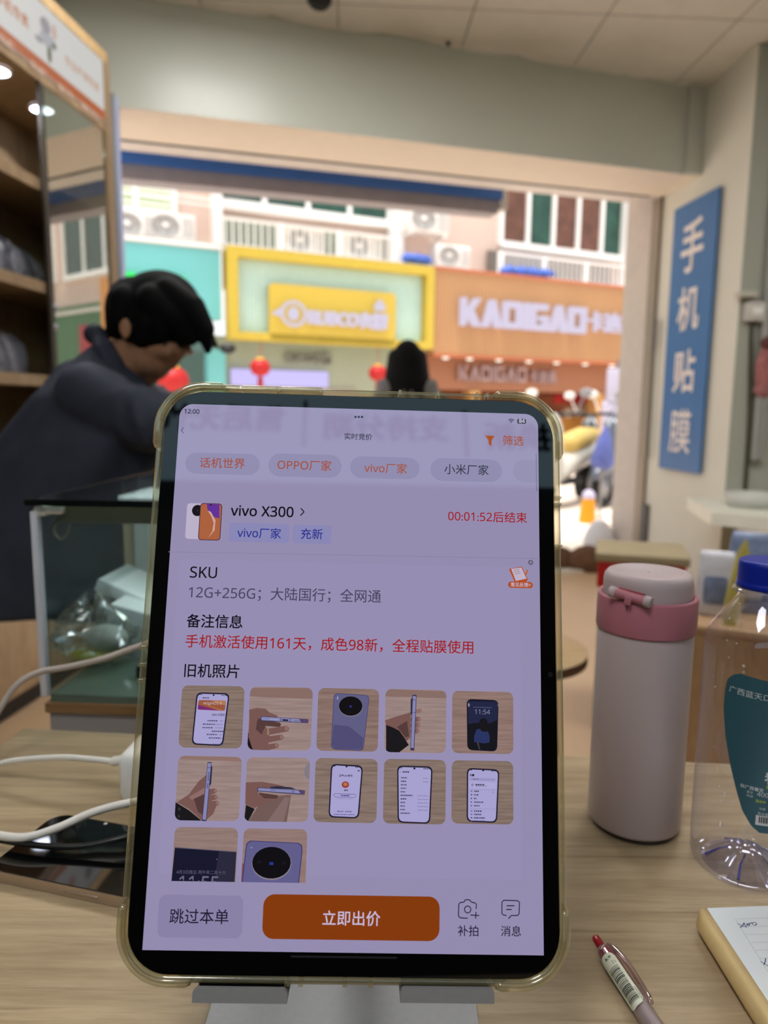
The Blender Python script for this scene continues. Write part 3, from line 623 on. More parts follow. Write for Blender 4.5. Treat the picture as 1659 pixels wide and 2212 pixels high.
# ================================================================== the man leaning on the showcase
YM = 1.80
def Mp(px, py, dy=0.0): return P(px, py, YM + dy)
PXM = YM / F_PX * 1.005
M_skin = mat('skin', (168, 120, 90), .5, .4, var=.06, scale=30)
M_hair = mat('black_hair', (12, 11, 12), .75, .12, var=.4, scale=120, stretch=(1, 1, 4))
M_jack = mat('dark_navy_jacket', (54, 58, 72), .75, .3, var=.18, scale=9, bump=.25)
M_trou = mat('black_trousers', (30, 30, 34), .8, var=.1)
man = thing('person', (-.85, YM, 0), 'person in a dark navy jacket with black hair, bent over the showcase', 'person')
b = MB()
hd = Vector((.8, 0, .6)); fd = Vector((.6, 0, -.8)); rotH = Matrix((fd, (0, -1, 0), hd)).transposed()
px2 = lambda n_: n_ * PXM
b.ball(Mp(333, 692), (px2(82), .072, px2(80)), 22, rot=rotH)
b.ball(Mp(352, 745), (px2(44), .062, px2(66)), 20, rot=rotH)                       # face
b.ball(Mp(330, 778), (px2(42), .054, px2(44)), 18, rot=rotH)                        # jaw
b.ball(Mp(325, 815), (px2(16), .024, px2(17)), 14)                                  # chin
b.chain([Mp(398, 757), Mp(384, 774), Mp(375, 787)], [px2(8), px2(9), px2(9)])       # nose
b.ball(Mp(372, 789), (.012, .017, .010), 12)
b.ball(Mp(353, 806), (px2(9), .022, px2(6)), 12); b.ball(Mp(345, 814), (px2(9), .020, px2(6)), 12)      # lips
b.ball(Mp(404, 757), (px2(12), .05, px2(9)), 12, rot=rotH)                          # brow
for s_ in (-1, 1):
    e = Mp(388, 764, s_ * .034); b.ball(e, (.008, .013, .010), 12)                  # eyeballs under the lids
    b.ball(Mp(360, 757, s_ * .05), (.02, .014, .024), 12, rot=rotH)                 # cheekbones
    ec = Mp(272, 711, s_ * .076)
    b.tube([ec + Vector((.012 * math.cos(t) * (1 if math.sin(t) > -.3 else .7), s_ * .006, .023 * math.sin(t))) for t in [2 * math.pi * k / 14 for k in range(15)]], .005, 8)
    b.ball(ec, (.011, .005, .019), 12)
b.chain([Mp(305, 745), Mp(275, 785), Mp(225, 830)], [.056, .056, .064])             # neck
# trunk, hips and legs under the clothes
b.chain([Mp(225, 850), Mp(150, 940), Vector((-1.0, YM, .84))], [.08, .09, .09], flat=(1, 1))
for s_ in (-1, 1):
    b.chain([Mp(215, 845, 0), P(208, 855, YM + s_ * .14)], [.045, .045])
    b.chain([Vector((-1.10, YM + s_ * .09, .84)), Vector((-1.16, YM + s_ * .10, .47)), Vector((-1.17, YM + s_ * .11, .09))], [.085, .06, .042])
    b.chain([Vector((-1.18, YM + s_ * .11, .045)), Vector((-1.0, YM + s_ * .12, .035))], [.04, .034])
def hand(b, wr, dr_, side):                                 # palm, four unequal bent fingers, thumb from the side
    x = dr_.normalized(); up_ = Vector((0, 0, 1)); lat = up_.cross(x).normalized() * side; dn = -up_
    b.chain([wr, wr + x * .03, wr + x * .075], [.024, .030, .032], flat=(1, .55) if abs(x.z) < .5 else (1, 1))
    for i, (o_, l_) in enumerate(((-.028, .058), (-.010, .066), (.009, .062), (.027, .048))):
        k0 = wr + x * .072 + lat * o_; k1 = k0 + x * l_ * .45 + dn * .006; k2 = k1 + x * l_ * .33 + dn * .013; k3 = k2 + x * l_ * .2 + dn * .013
        b.chain([k0, k1, k2, k3], [.0098, .0090, .0084, .0074], 10)
    t0 = wr + x * .022 - lat * .026; b.chain([t0, t0 + x * .026 - lat * .022, t0 + x * .052 - lat * .026 + dn * .01], [.0125, .0105, .0085], 10)
arms = {}
for s_, el, wr in ((-1, Vector((-.515, YM - .17, 1.005)), Vector((-.235, YM - .14, 1.00))), (1, Vector((-.50, YM + .16, 1.005)), Vector((-.235, YM + .08, 1.00)))):
    sh_ = P(196 if s_ < 0 else 205, 852, YM + s_ * .16); arms[s_] = (sh_, el, wr)
    b.chain([sh_, sh_.lerp(el, .5), el], [.055, .048, .040]); b.chain([el, el.lerp(wr, .4), wr], [.040, .040, .026])
    hand(b, wr, wr - el, s_)
remeshed(b, 'body', M_skin, .0062, man, 3)
b = MB()                                                    # hair: a cap with a long fringe and tufts
b.ball(Mp(340, 682), (px2(90), .088, px2(97)), 24, rot=rotH)
b.ball(Mp(292, 674), (px2(60), .080, px2(72)), 20)
for s_ in (-.07, -.045, -.02, .0, .02, .045, .07):
    b.chain([Mp(362, 632, s_ * .8), Mp(416, 668, s_), Mp(444, 714, s_), Mp(449, 750 + 90 * abs(s_), s_ * .9)], [.036, .035, .024, .010])
    b.chain([Mp(330, 650, s_), Mp(390, 690, s_), Mp(415, 735, s_ * .95)], [.040, .034, .013])
for s_ in (-1, 1):
    b.chain([Mp(340, 650, s_ * .06), Mp(352, 700, s_ * .076), Mp(352, 738, s_ * .072)], [.034, .022, .007])
    b.chain([Mp(375, 650, s_ * .06), Mp(392, 705, s_ * .07), Mp(390, 748, s_ * .062)], [.034, .022, .007])
    b.chain([Mp(315, 650, s_ * .06), Mp(318, 700, s_ * .079), Mp(308, 738, s_ * .074)], [.03, .018, .006])
    b.chain([Mp(270, 650, s_ * .055), Mp(262, 698, s_ * .056), Mp(248, 722, s_ * .042)], [.038, .030, .012])
b.chain([Mp(272, 650), Mp(254, 698), Mp(240, 718)], [.045, .034, .016])
rnd = random.Random(11)
for k in range(26):
    t = rnd.uniform(0, 1); s_ = rnd.uniform(-.06, .06); p0 = Mp(395 + 60 * t, 640 + 95 * t, s_); d_ = Vector((.018 + rnd.uniform(0, .012), rnd.uniform(-.01, .01), .004 - .03 * t))
    b.chain([p0 - d_ * .9, p0, p0 + d_], [.010, .007, .0025], 8)
remeshed(b, 'hair', M_hair, .0055, man, 2)
b = MB()                                                    # jacket: bent back, hanging fronts, collar, sleeves
prev = None
rows = ((1.20, -.70, -.675, .04), (1.165, -.742, -.635, .08), (1.12, -.79, -.60, .13), (1.065, -.842, -.555, .185), (.96, -.915, -.52, .215), (.84, -1.06, -.54, .22), (.72, -1.10, -.57, .225), (.63, -1.09, -.595, .23), (.545, -1.09, -.605, .23))
n = 44; V = []; Fc = []
for i, (z_, xa_, xb_, hw) in enumerate(rows):
    for k in range(n):
        a = 2 * math.pi * k / n; c_, s_ = math.cos(a), math.sin(a)
        f_ = 1 + (.045 * math.sin(5 * a + z_ * 9) + .03 * math.sin(9 * a - z_ * 14)) * min(1, i / 4)
        V.append(((xa_ + xb_) / 2 + (xb_ - xa_) / 2 * math.copysign(abs(c_) ** .75, c_) * f_, YM + hw * math.copysign(abs(s_) ** .8, s_) * f_, z_ + (.012 * math.sin(3 * a) if i > 5 else 0)))
for i in range(len(rows) - 1):
    for k in range(n): Fc.append((i * n + k, (i + 1) * n + k, (i + 1) * n + (k + 1) % n, i * n + (k + 1) % n))
Fc.append(tuple(range(n))); Fc.append(tuple(range(len(rows) * n - 1, (len(rows) - 1) * n - 1, -1)))
b.add(V, Fc, 0, True)
for s_ in (-1, 1):
    sh_, el, wr = arms[s_]; md = sh_.lerp(el, .5) + Vector((0, 0, -.008))
    b.chain([sh_ + Vector((-.005, 0, 0)), md, el, el + Vector((.03, 0, 0))], [.074, .066, .064, .060])
    b.chain([el, el.lerp(wr, .35), el.lerp(wr, .8)], [.066, .058, .048])
    for k in range(4):                                       # sleeve creases
        p = sh_.lerp(el, .3 + .2 * k); ax = (el - sh_).normalized(); u_ = ax.cross(Vector((0, 1, 0))).normalized(); w_ = ax.cross(u_)
        b.tube([p + (u_ * math.cos(t) + w_ * math.sin(t)) * .066 + ax * .03 * math.sin(2 * t + k) for t in [2 * math.pi * j / 16 for j in range(17)]], .008, 8)
    b.chain([Mp(205, 828, s_ * .03), P(196, 866, YM + s_ * .13)], [.050, .060])
b.chain([P(168, 832, YM), P(130, 912, YM), P(55, 1012, YM)], [.066, .085, .095])
o = remeshed(b, 'jacket', M_jack, .010, man, 3)
b = MB()
for s_ in (-1, 1):                                          # shirt collar standing round the neck
    b.chain([Mp(212, 722, s_ * .03), Mp(226, 752, s_ * .068), Mp(248, 795, s_ * .072), Mp(272, 838, s_ * .045)], [.022, .026, .028, .014], flat=(1, .55))
b.chain([Mp(206, 722, -.03), Mp(203, 722, .03)], [.026, .026])
remeshed(b, 'collar', M_jack, .006, man, 3)
for s_ in (-1, 1):
    b = MB(); b.chain([Vector((-1.10, YM + s_ * .09, .86)), Vector((-1.16, YM + s_ * .10, .47)), Vector((-1.17, YM + s_ * .11, .11))], [.10, .08, .062]); b.build('trouser_leg', M_trou, man)
    b = MB(); b.chain([Vector((-1.19, YM + s_ * .11, .047)), Vector((-.98, YM + s_ * .12, .04))], [.046, .039]); b.build('shoe', M_dark, man)

# ================================================================== the long-haired person in the street
YW = 5.0
def Wp(px, py, dy=0.0): return P(px, py, YW + dy)
wx = Wp(880, 790).x; wtop = Wp(880, 737).z
wm = thing('person', (wx, YW, 0), 'person with long black hair in a grey jacket, standing out in the street', 'person')
h = wtop - .02; hz = h - .11
b = MB(); Z = lambda f: Vector((wx, YW, h * f))
b.ball(Vector((wx, YW, hz)), (.075, .09, .11), 20); b.ball(Vector((wx, YW + .07, hz - .03)), (.05, .035, .07), 16); b.ball(Vector((wx, YW + .105, hz - .035)), (.012, .014, .02), 10)
for s_ in (-1, 1): b.ball(Vector((wx + s_ * .078, YW, hz - .01)), (.01, .016, .028), 10)
b.chain([Vector((wx, YW, hz - .08)), Z(.83)], [.048, .052]); b.chain([Z(.80), Z(.66), Z(.54)], [.11, .105, .12])
for s_ in (-1, 1):
    b.chain([Z(.81) + Vector((s_ * .06, 0, 0)), Z(.80) + Vector((s_ * .16, 0, 0))], [.055, .055])
    sh_ = Z(.80) + Vector((s_ * .17, 0, 0)); el = Z(.62) + Vector((s_ * .22, .0, 0)); wr = Z(.58) + Vector((s_ * .12, .18, .06))
    b.chain([sh_, el], [.048, .038]); b.chain([el, wr], [.038, .024]); hand(b, wr, wr - el, s_)
    b.chain([Z(.52) + Vector((s_ * .08, 0, 0)), Z(.28) + Vector((s_ * .085, .01, 0)), Z(.05) + Vector((s_ * .09, 0, 0))], [.085, .058, .04]); b.chain([Z(.027) + Vector((s_ * .09, -.05, 0)), Z(.025) + Vector((s_ * .095, .15, 0))], [.04, .034])
remeshed(b, 'body', M_skin, .0068, wm, 3)
b = MB(); b.ball(Vector((wx + .0, YW - .015, hz + .005)), (.105, .118, .135), 22)
for k in range(11):
    a = math.pi + math.pi * k / 10; q = Vector((wx + .085 * math.cos(a), YW + .03 + .10 * math.sin(a), hz))
    b.chain([q + Vector((0, 0, .03)), q + Vector((.018 * math.cos(a), -.015, -.13)), q + Vector((.01 * math.cos(a) + .0, -.02, -.30 - .03 * math.sin(3 * k)))], [.05, .056, .04])
remeshed(b, 'hair', M_hair, .008, wm, 2)
M_gj = mat('grey_jacket_cloth', (108, 106, 106), .8, var=.1, scale=20, bump=.1)
b = MB(); b.chain([Z(.845), Z(.80), Z(.66), Z(.50)], [.07, .135, .135, .15])
for s_ in (-1, 1):
    sh_ = Z(.80) + Vector((s_ * .15, 0, 0)); el = Z(.62) + Vector((s_ * .22, .0, 0)); wr = Z(.58) + Vector((s_ * .14, .14, .045))
    b.chain([Z(.82), sh_, sh_.lerp(el, .5), el], [.075, .078, .066, .060]); b.chain([el, wr], [.060, .048])
remeshed(b, 'jacket', M_gj, .011, wm, 3)
for s_ in (-1, 1):
    b = MB(); b.chain([Z(.52) + Vector((s_ * .08, 0, 0)), Z(.28) + Vector((s_ * .085, .01, 0)), Z(.06) + Vector((s_ * .09, 0, 0))], [.10, .078, .062]); b.build('trouser_leg', M_trou, wm)
    b = MB(); b.chain([Z(.03) + Vector((s_ * .09, -.06, 0)), Z(.027) + Vector((s_ * .095, .16, 0))], [.043, .038]); b.build('shoe', M_white, wm)
b = MB(); b.chain([Vector((wx + .13, YW + .06, hz - .14)), Vector((wx + .23, YW + .04, hz - .24)), Vector((wx + .36, YW + .02, hz - .36))], [.03, .05, .06], flat=(1, .6)); b.build('shoulder_bag', mat('black_bag_cloth', (40, 38, 40), .7), wm)
# ================================================================== the desk and what lies on it
TZ = .75
d0 = PZ(50, 1572, TZ); d1 = PZ(1230, 1632, TZ); dx = (d1 - d0).normalized(); dy = Vector((-dx.y, dx.x, 0))
DM = frame(Vector((d0.x, d0.y, 0)), dx, dy, (0, 0, 1))
desk = thing('desk', DM @ Vector((.7, -.4, 0)), 'pale oak desk in the foreground', 'desk')
MB(DM).box(.0, 1.55, -.70, 0, TZ - .028, TZ, 0, .0015).build('desk_top', M_deskw, desk)
M_leg = mat('dark_desk_metal', (60, 58, 56), .5)
for x_ in (.06, 1.49):
    for y_ in (-.07, -.64): MB(DM).box(x_ - .02, x_ + .02, y_ - .02, y_ + .02, 0, TZ - .028).build('leg', M_leg, desk)
MB(DM).box(.04, 1.51, -.06, -.04, .35, TZ - .028).build('modesty_panel', M_cabw, desk)

# --- flask
fc = Vector((.1815, .4805, TZ)); FMx = Matrix.Translation(fc) @ Matrix.Rotation(math.atan2(-fc.x, fc.y), 4, 'Z')
r = thing('vacuum_flask', fc, 'white and pink vacuum flask standing right of the tablet', 'flask')
M_fw = mat('pearl_white_lacquer', (186, 168, 169), .33, .5, var=.015, coat=.15); M_fp = mat('pink_plastic', (176, 108, 122), .42, .5, var=.02); M_fl = mat('pale_pink_plastic', (184, 166, 168), .5, .5, var=.02)
fr = .0318
MB(FMx).lathe([(.001, .0032), (fr - .002, .0032), (fr - .0004, .0042), (fr, .006), (fr, .1438), (fr - .0006, .1455), (fr - .004, .1456)], 64).build('body', M_fw, r)
MB(FMx).lathe([(.001, 0), (fr - .004, 0), (fr - .0025, .001), (fr - .0025, .0034), (.001, .0034)], 64).build('base_ring', mat('dark_base_rubber', (70, 56, 56), .6), r)
MB(FMx).lathe([(fr - .003, .144), (fr + .0008, .1445), (fr + .0011, .1456), (fr + .0011, .1672), (fr + .0006, .1684), (fr - .0004, .1687), (fr - .0022, .1682), (fr - .0026, .165), (.001, .1645)], 64).build('collar', M_fp, r)
lr = .0292
MB(FMx).lathe([(lr, .1645), (lr, .1775), (lr - .0006, .1812), (lr - .0026, .1838), (lr - .0054, .1843), (lr - .0066, .1840), (lr - .0074, .1834), (.001, .1834)], 64).build('lid', M_fl, r)
LM = FMx @ Matrix.Rotation(R_(-19), 4, 'Z') @ Matrix.Translation((0, -(lr + .0028), .1722)) @ Matrix.Rotation(R_(6), 4, 'Y')
la = MB(LM).cyl((-.0098, 0, 0), (.0098, 0, 0), .0033, n=20).build('latch', M_fp, r)
b = MB(LM)
for s_ in (-1, 1): b.tube([(s_ * .0096, 0, 0), (s_ * .0100, 0, 0), (s_ * .0134, 0, 0), (s_ * .0140, 0, 0)], [.0034, .0037, .0037, .0030], 20)
b.build('latch_cap', M_fl, la)
b = MB(LM); b.box(-.0022, .0022, -.0042, .0, -.0048, .0004, 0, .0006); b.build('latch_tab', M_fp, la)
b = MB(LM); b.box(-.0092, .0092, -.0005, .0030, -.003, .003, 0); b.build('latch_hinge', M_fp, la)
b = MB(LM); b.box(-.0085, .0085, .0004, .0028, .0022, .0036); b.build('latch_gap', mat('deep_red_seal', (150, 28, 44), .5), la)
# --- water bottle
bc = Vector((.2375, .4330, TZ)); BMx = Matrix.Translation(bc); br = .0333
r = thing('water_bottle', bc, 'clear plastic water bottle with blue cap and dark teal label', 'bottle')
M_pet = thin('clear_pet', (.95, .95, .975), .05, .62, 2.2, .03, (.80, .80, .95))
prof = [(.0255, .0006), (.0285, .0), (.0312, .0022), (.0326, .0065), (.0330, .012), (br, .02), (br, .147), (.0330, .1505), (.0318, .155), (.0290, .1605), (.0238, .168), (.0190, .1745), (.0170, .1775), (.0160, .1795), (.0155, .183), (.0150, .186)]
MB(BMx).lathe(prof, 72).build('bottle_wall', M_pet, r)
b = MB(BMx); V = []; Fc = []; n = 60; pr = [(.0255, .0006), (.022, .0020), (.016, .0075), (.010, .0118), (.006, .0130), (.001, .0120)]
for i, (q, z_) in enumerate(pr):
    for k in range(n):
        a = 2 * math.pi * k / n; g = max(0, math.cos(5 * a / 1)) ** 6 * .0035 * (1 if 0 < i < 4 else 0); V.append((q * math.cos(a), q * math.sin(a), z_ - g))
for i in range(len(pr) - 1):
    for k in range(n): Fc.append((i * n + k, i * n + (k + 1) % n, (i + 1) * n + (k + 1) % n, (i + 1) * n + k))
b.add(V, Fc, 0, True); b.build('petal_base', thin('blue_tinged_pet', (.86, .86, .97), .16, .85, 1.8, .03, (.72, .72, .95)), r)
b = MB(BMx)
for k in range(5):
    a = R_(20 + 72 * k); b.tube([(.0235 * math.cos(a), .0235 * math.sin(a), .0022), (.015 * math.cos(a), .015 * math.sin(a), .0078), (.008 * math.cos(a + .2), .008 * math.sin(a + .2), .0118)], [.0009, .0006, .0003], 6)
b.build('base_rib', mat('blue_violet_shade', (70, 74, 160), .2, var=.2), r)
MB(BMx).lathe([(.0155, .1822), (.0192, .1826), (.0196, .1835), (.0192, .1846), (.0155, .1848)], 48).build('neck_ring', M_pet, r)
b = MB(BMx); V = []; Fc = []; n = 120; pr = [(.0164, .1850), (.0176, .1852), (.0178, .1866), (.0176, .1885), (.0172, .1890), (.0173, .1895), (.0174, .1990), (.0170, .2012), (.0160, .2021), (.0145, .2023), (.001, .2021)]
for i, (q, z_) in enumerate(pr):
    for k in range(n): a = 2 * math.pi * k / n; qq = q - (.00022 if (k % 2 and 5 <= i <= 6) else 0); V.append((qq * math.cos(a), qq * math.sin(a), z_))
for i in range(len(pr) - 1):
    for k in range(n): Fc.append((i * n + k, i * n + (k + 1) % n, (i + 1) * n + (k + 1) % n, (i + 1) * n + k))
b.add(V, Fc, 0, True); b.build('cap', mat('royal_blue_plastic', (6, 34, 150), .4, .3, var=.03), r)
def BC(px, py, rr=br + .0003):                            # pixel -> (angle, height) on the bottle's side
    d = ray(px, py); ox, oy = CAM.x - bc.x, CAM.y - bc.y; A = d.x ** 2 + d.y ** 2; B = ox * d.x + oy * d.y; C_ = ox * ox + oy * oy - rr * rr
    t = (-B - math.sqrt(max(0, B * B - A * C_))) / A; return math.atan2(oy + t * d.y, ox + t * d.x) % (2 * math.pi), CAM.z + t * d.z - TZ
lp = [BC(*q) for q in ((1600, 1455), (1584, 1457), (1572, 1466), (1566, 1490), (1563, 1530), (1567, 1590), (1577, 1650), (1590, 1705), (1603, 1750), (1622, 1783), (1640, 1799))]
zt_, zb_ = lp[0][1], lp[-1][1]; ac = BC(1640, 1600)[0] + .42
def lb_left(z_):
    for (a0, z0_), (a1, z1_) in zip(lp, lp[1:]):
        if z1_ <= z_ <= z0_: return a0 + (a1 - a0) * (z0_ - z_) / max(1e-6, z0_ - z1_)
    return lp[0][0] if z_ > zt_ else lp[-1][0]
b = MB(BMx); V = []; Fc = []; nz_, na = 60, 36; rl = br + .0003
for j in range(nz_ + 1):
    t = j / nz_; z_ = zt_ + (zb_ - zt_) * t; al = lb_left(z_); ar = ac + (ac - al) * .95
    for i in range(na + 1):
        a = al + (ar - al) * i / na; V.append((rl * math.cos(a), rl * math.sin(a), z_ - (.006 * (i / na) if t < .02 else .006 * (i / na) * (1 - t))))
for j in range(nz_):
    for i in range(na): k = j * (na + 1) + i; Fc.append((k, k + na + 1, k + na + 2, k + 1))
b.add(V, Fc, 0, True); lab = b.build('label', mat('dark_teal_film', (40, 84, 98), .3, .5, var=.06, scale=30), r)
def btext(body, pl, h_, mt, nm='label_lettering', bold=.0, sp=1.0):
    a0, zc = BC(*pl); v, f, bb = text_mesh(body, bold, 0); s_ = h_ / (bb[3] - bb[2]); rr = rl + .0002
    b = MB(BMx); b.text(body, lambda x, y, z: (rr * math.cos(a0 + (x - bb[0]) * s_ * sp / rr), rr * math.sin(a0 + (x - bb[0]) * s_ * sp / rr), zc + (y - (bb[2] + bb[3]) / 2) * s_ - (x - bb[0]) * s_ * .05), bold=bold)
    return b.build(nm, mt, lab)
M_lw = mat('pale_label_ink', (206, 210, 214), .5); M_lg = mat('yellow_green_ink', (190, 206, 50), .5)
btext('广西蓝天口腔医院', (1576, 1486), .0042, M_lw, sp=1.05); btext('看牙选', (1651, 1680), .0078, M_lw, bold=.03)
btext('在广西看牙', (1599, 1695), .0024, M_lw, bold=.02, sp=1.05); btext('找', (1655, 1700), .0024, M_lg, bold=.02); btext('爱牙', (1613, 1709), .0016, M_lw); btext('热线', (1613, 1717), .0016, M_lw)
btext('400', (1635, 1714), .0028, M_lw); btext('蓝白中', (1632, 1729), .0018, M_lg, bold=.01); btext('饮用', (1640, 1746), .0016, M_lw); btext('净含量', (1636, 1756), .0019, M_lw)
a0, z1_ = BC(1633, 1760); _, z0_ = BC(1633, 1781)
def bpatch(b, a0, a1, z0_, z1_, rr, mi=0, n=6):
    V = [(rr * math.cos(a0 + (a1 - a0) * i / n), rr * math.sin(a0 + (a1 - a0) * i / n), z_) for z_ in (z0_, z1_) for i in range(n + 1)]
    b.add(V, [(i, i + 1, n + 2 + i, n + 1 + i) for i in range(n)], mi, True)
b = MB(BMx); bpatch(b, a0, a0 + .55, z0_, z1_, rl + .0002, 0, 12); rnd = random.Random(5); a = a0 + .05
while a < a0 + .5: w_ = rnd.choice((.008, .012, .02)); bpatch(b, a, a + w_, z0_ + .0016, z1_ - .0006, rl + .0003, 1, 1); a += w_ + rnd.choice((.008, .014))
b.build('barcode', [mat('label_white', (224, 222, 226), .5), mat('label_black', (24, 24, 28), .5)], lab)
b = MB(BMx); rnd = random.Random(2)                        # water drops clinging to the wall
for px, py, s_ in ((1548, 1660, .5), (1564, 1715, 1.1), (1557, 1731, .8), (1555, 1781, 1.4), (1535, 1699, .4), (1541, 1612, .4), (1569, 1384, .5), (1606, 1439, .8), (1606, 1452, .7), (1590, 1390, .4), (1573, 1420, .35), (1543, 1483, .4), (1540, 1462, .35), (1577, 1836, .5), (1520, 1690, .35), (1630, 1810, .35), (1560, 1345, .4), (1577, 1360, .45), (1600, 1330, .4), (1553, 1700, .4)):
    a, z_ = BC(px, py); b.ball(((br - .0002) * math.cos(a), (br - .0002) * math.sin(a), z_), (.0013 * s_, .0013 * s_, .0011 * s_), 10)
b.build('water_drops', thin('drop_water', (.97, .97, 1), .12, .9, 2, .01), r, kind='stuff')

# --- pen
pa = PZ(1285, 2024, TZ + .005); pb = PZ(1428, 2240, TZ + .005); ax = (pb - pa).normalized(); ay = Vector((0, 0, 1)).cross(ax)
PMx = frame(Vector((pa.x, pa.y, TZ + .0050)), ax, ay, (0, 0, 1)) @ Matrix.Scale(.78, 4)
RX = Matrix(((0, 0, 1, 0), (1, 0, 0, 0), (0, 1, 0, 0), (0, 0, 0, 1)))       # lathe axis -> pen axis
r = thing('ballpoint_pen', PMx @ Vector((.07, 0, -.0063)), 'clear ballpoint pen with a red plunger lying on the desk', 'pen')
MB(PMx @ RX).lathe([(.001, 0), (.0019, .0002), (.0026, .0010), (.0029, .0026), (.0029, .016), (.001, .016)], 28).build('plunger', mat('glossy_red_plastic', (176, 16, 34), .25, .6), r)
M_pc = thin('clear_pen_plastic', (.93, .90, .92), .10, .8, 2.2, .05)
MB(PMx @ RX).lathe([(.0031, .0115), (.0046, .0122), (.0054, .0135), (.0058, .017), (.0061, .04), (.0061, .140), (.005, .158), (.0022, .175), (.0012, .180), (.0003, .184)], 40).build('barrel', M_pc, r)
MB(PMx @ RX).lathe([(.001, .0125), (.0044, .0125), (.0050, .0155), (.0050, .033), (.0048, .048), (.001, .048)], 32).build('red_sleeve', mat('translucent_red', (150, 34, 58), .3, .5), r)
MB(PMx @ RX).lathe([(.001, .048), (.0050, .048), (.0052, .052), (.0052, .138), (.0040, .156), (.001, .157)], 32).build('refill_tube', mat('milky_grey_tube', (172, 160, 160), .35), r)
b = MB(PMx @ Matrix.Rotation(R_(-52), 4, 'X'))
b.tube(smooth_path([(.0125, 0, .0050), (.019, 0, .0072), (.032, 0, .0086), (.048, 0, .0082), (.059, 0, .0074), (.0625, 0, .0066)]), .0027, 12, flat=(1, .7)); b.box(.014, .020, -.0018, .0018, .004, .0078, 0, .0006); b.build('clip', thin('mauve_clear_clip', (.80, .70, .74), .16, .85, 1.8, .05), r)
def pcyl(x_, th, rr): return (x_, rr * math.cos(th), rr * math.sin(th))
b = MB(PMx); V = []; Fc = []; nx, nth = 24, 14; t0_, t1_ = R_(78), R_(196); rs = .00628
for i in range(nx + 1):
    for j in range(nth + 1):
        u = j / nth; xs = .0215 + .0035 * (abs(2 * u - 1) ** 4); xe = .0640 - .0035 * (abs(2 * u - 1) ** 4); V.append(pcyl(xs + (xe - xs) * i / nx, t0_ + (t1_ - t0_) * u, rs))
for i in range(nx):
    for j in range(nth): k = i * (nth + 1) + j; Fc.append((k, k + 1, k + nth + 2, k + nth + 1))
b.add(V, Fc, 0, True); rnd = random.Random(9); x_ = .0330; rb = rs + .00012
while x_ < .0605:
    w_ = rnd.choice((.00025, .0004, .0007)); V = [pcyl(xx, R_(100) + R_(72) * j / 8, rb) for xx in (x_, x_ + w_) for j in range(9)]
    b.add(V, [(j, j + 1, 10 + j, 9 + j) for j in range(8)], 1, True); x_ += w_ + rnd.choice((.0003, .0005, .0008))
def ptext(body, xe, th, h_, bold=0.0):
    v, f, bb = text_mesh(body, bold, 0); s_ = h_ / (bb[3] - bb[2])
    b.text(body, lambda x, y, z: pcyl(xe - (x - bb[0]) * s_, R_(th) + (y - bb[2]) * s_ / rb, rb), 1, bold)
ptext('6 941328 434037', .0625, 85, .00105, .01); ptext('牛', .0262, 104, .0024, .03); ptext('海', .0268, 128, .0026, .03); ptext('文具', .0312, 96, .0011); ptext('中性笔', .0316, 112, .0010)
b.build('barcode_sticker', [mat('cream_sticker', (216, 218, 196), .5, var=.02), mat('sticker_black', (20, 20, 20), .5)], r)

# --- notepad with its kraft cover rolled back
na_ = PZ(1524, 1960, TZ + .0125); nb_ = PZ(1659, 2166, TZ + .0125); ex = (nb_ - na_).normalized(); ey = Vector((-ex.y, ex.x, 0))
NM = frame(Vector((na_.x, na_.y, TZ)), ex, ey, (0, 0, 1))
q = NM.inverted() @ PZ(1492, 1998, TZ + .001); wsp = abs(q.y)
r = thing('notepad', NM @ Vector((.06, .05, 0)), 'notepad with a kraft cover folded under and handwriting at the lower right corner', 'notepad')
b = MB(NM); n = 14; x0_, x1_ = -.001, .17; prof = [(.0015, .0118)]
for k in range(n + 1):
    t = R_(80 + 120 * k / n); prof.append((-wsp * .52 + wsp * .50 * math.cos(t), .0066 + .0066 * math.sin(t)))
prof += [(-wsp * .7, .0008), (.06, .0006)]
V = []; Fc = []; m_ = 12
for i in range(m_ + 1):
    xx = x0_ + (x1_ - x0_) * i / m_
    for k_, (y_, z_) in enumerate(prof):
        pull = .007 * max(0, 1 - i / 1.0) * max(0, min(1, -y_ / wsp)); V.append((xx + pull, y_, z_))
L_ = len(prof)
for i in range(m_):
    for k_ in range(L_ - 1): Fc.append((i * L_ + k_, i * L_ + k_ + 1, (i + 1) * L_ + k_ + 1, (i + 1) * L_ + k_))
b.add(V, Fc, 0, True); ov = b.build('kraft_cover', mat('kraft_card', (220, 190, 136), .55, var=.07, scale=26), r); sd = ov.modifiers.new('thickness', 'SOLIDIFY'); sd.thickness = .0006
pd = (NM.inverted().to_3x3() @ (PZ(1659, 1954, TZ + .012) - PZ(1526, 1959, TZ + .012))).normalized(); pl_ = .16
poly = [(0, 0), (pd.x * pl_, pd.y * pl_), (pd.x * pl_ + .17, pd.y * pl_), (.17, 0)]
b = MB(NM); b.prism(poly, .0012, .0120); b.build('pages', mat('white_paper', (236, 240, 246), .6, var=.01), r)
b = MB(NM); zi = .01215
def pg(px, py): q = NM.inverted() @ PZ(px, py, TZ + zi); return (q.x, q.y)
def stroke(pts, wd, mi):
    for (xa_, ya_), (xb_, yb_) in zip(pts, pts[1:]):
        d = Vector((xb_ - xa_, yb_ - ya_, 0)); nn_ = Vector((-d.y, d.x, 0)).normalized() * wd
        b.quad((xa_ - nn_.x, ya_ - nn_.y, zi), (xb_ - nn_.x, yb_ - nn_.y, zi), (xb_ + nn_.x, yb_ + nn_.y, zi), (xa_ + nn_.x, ya_ + nn_.y, zi), mi)
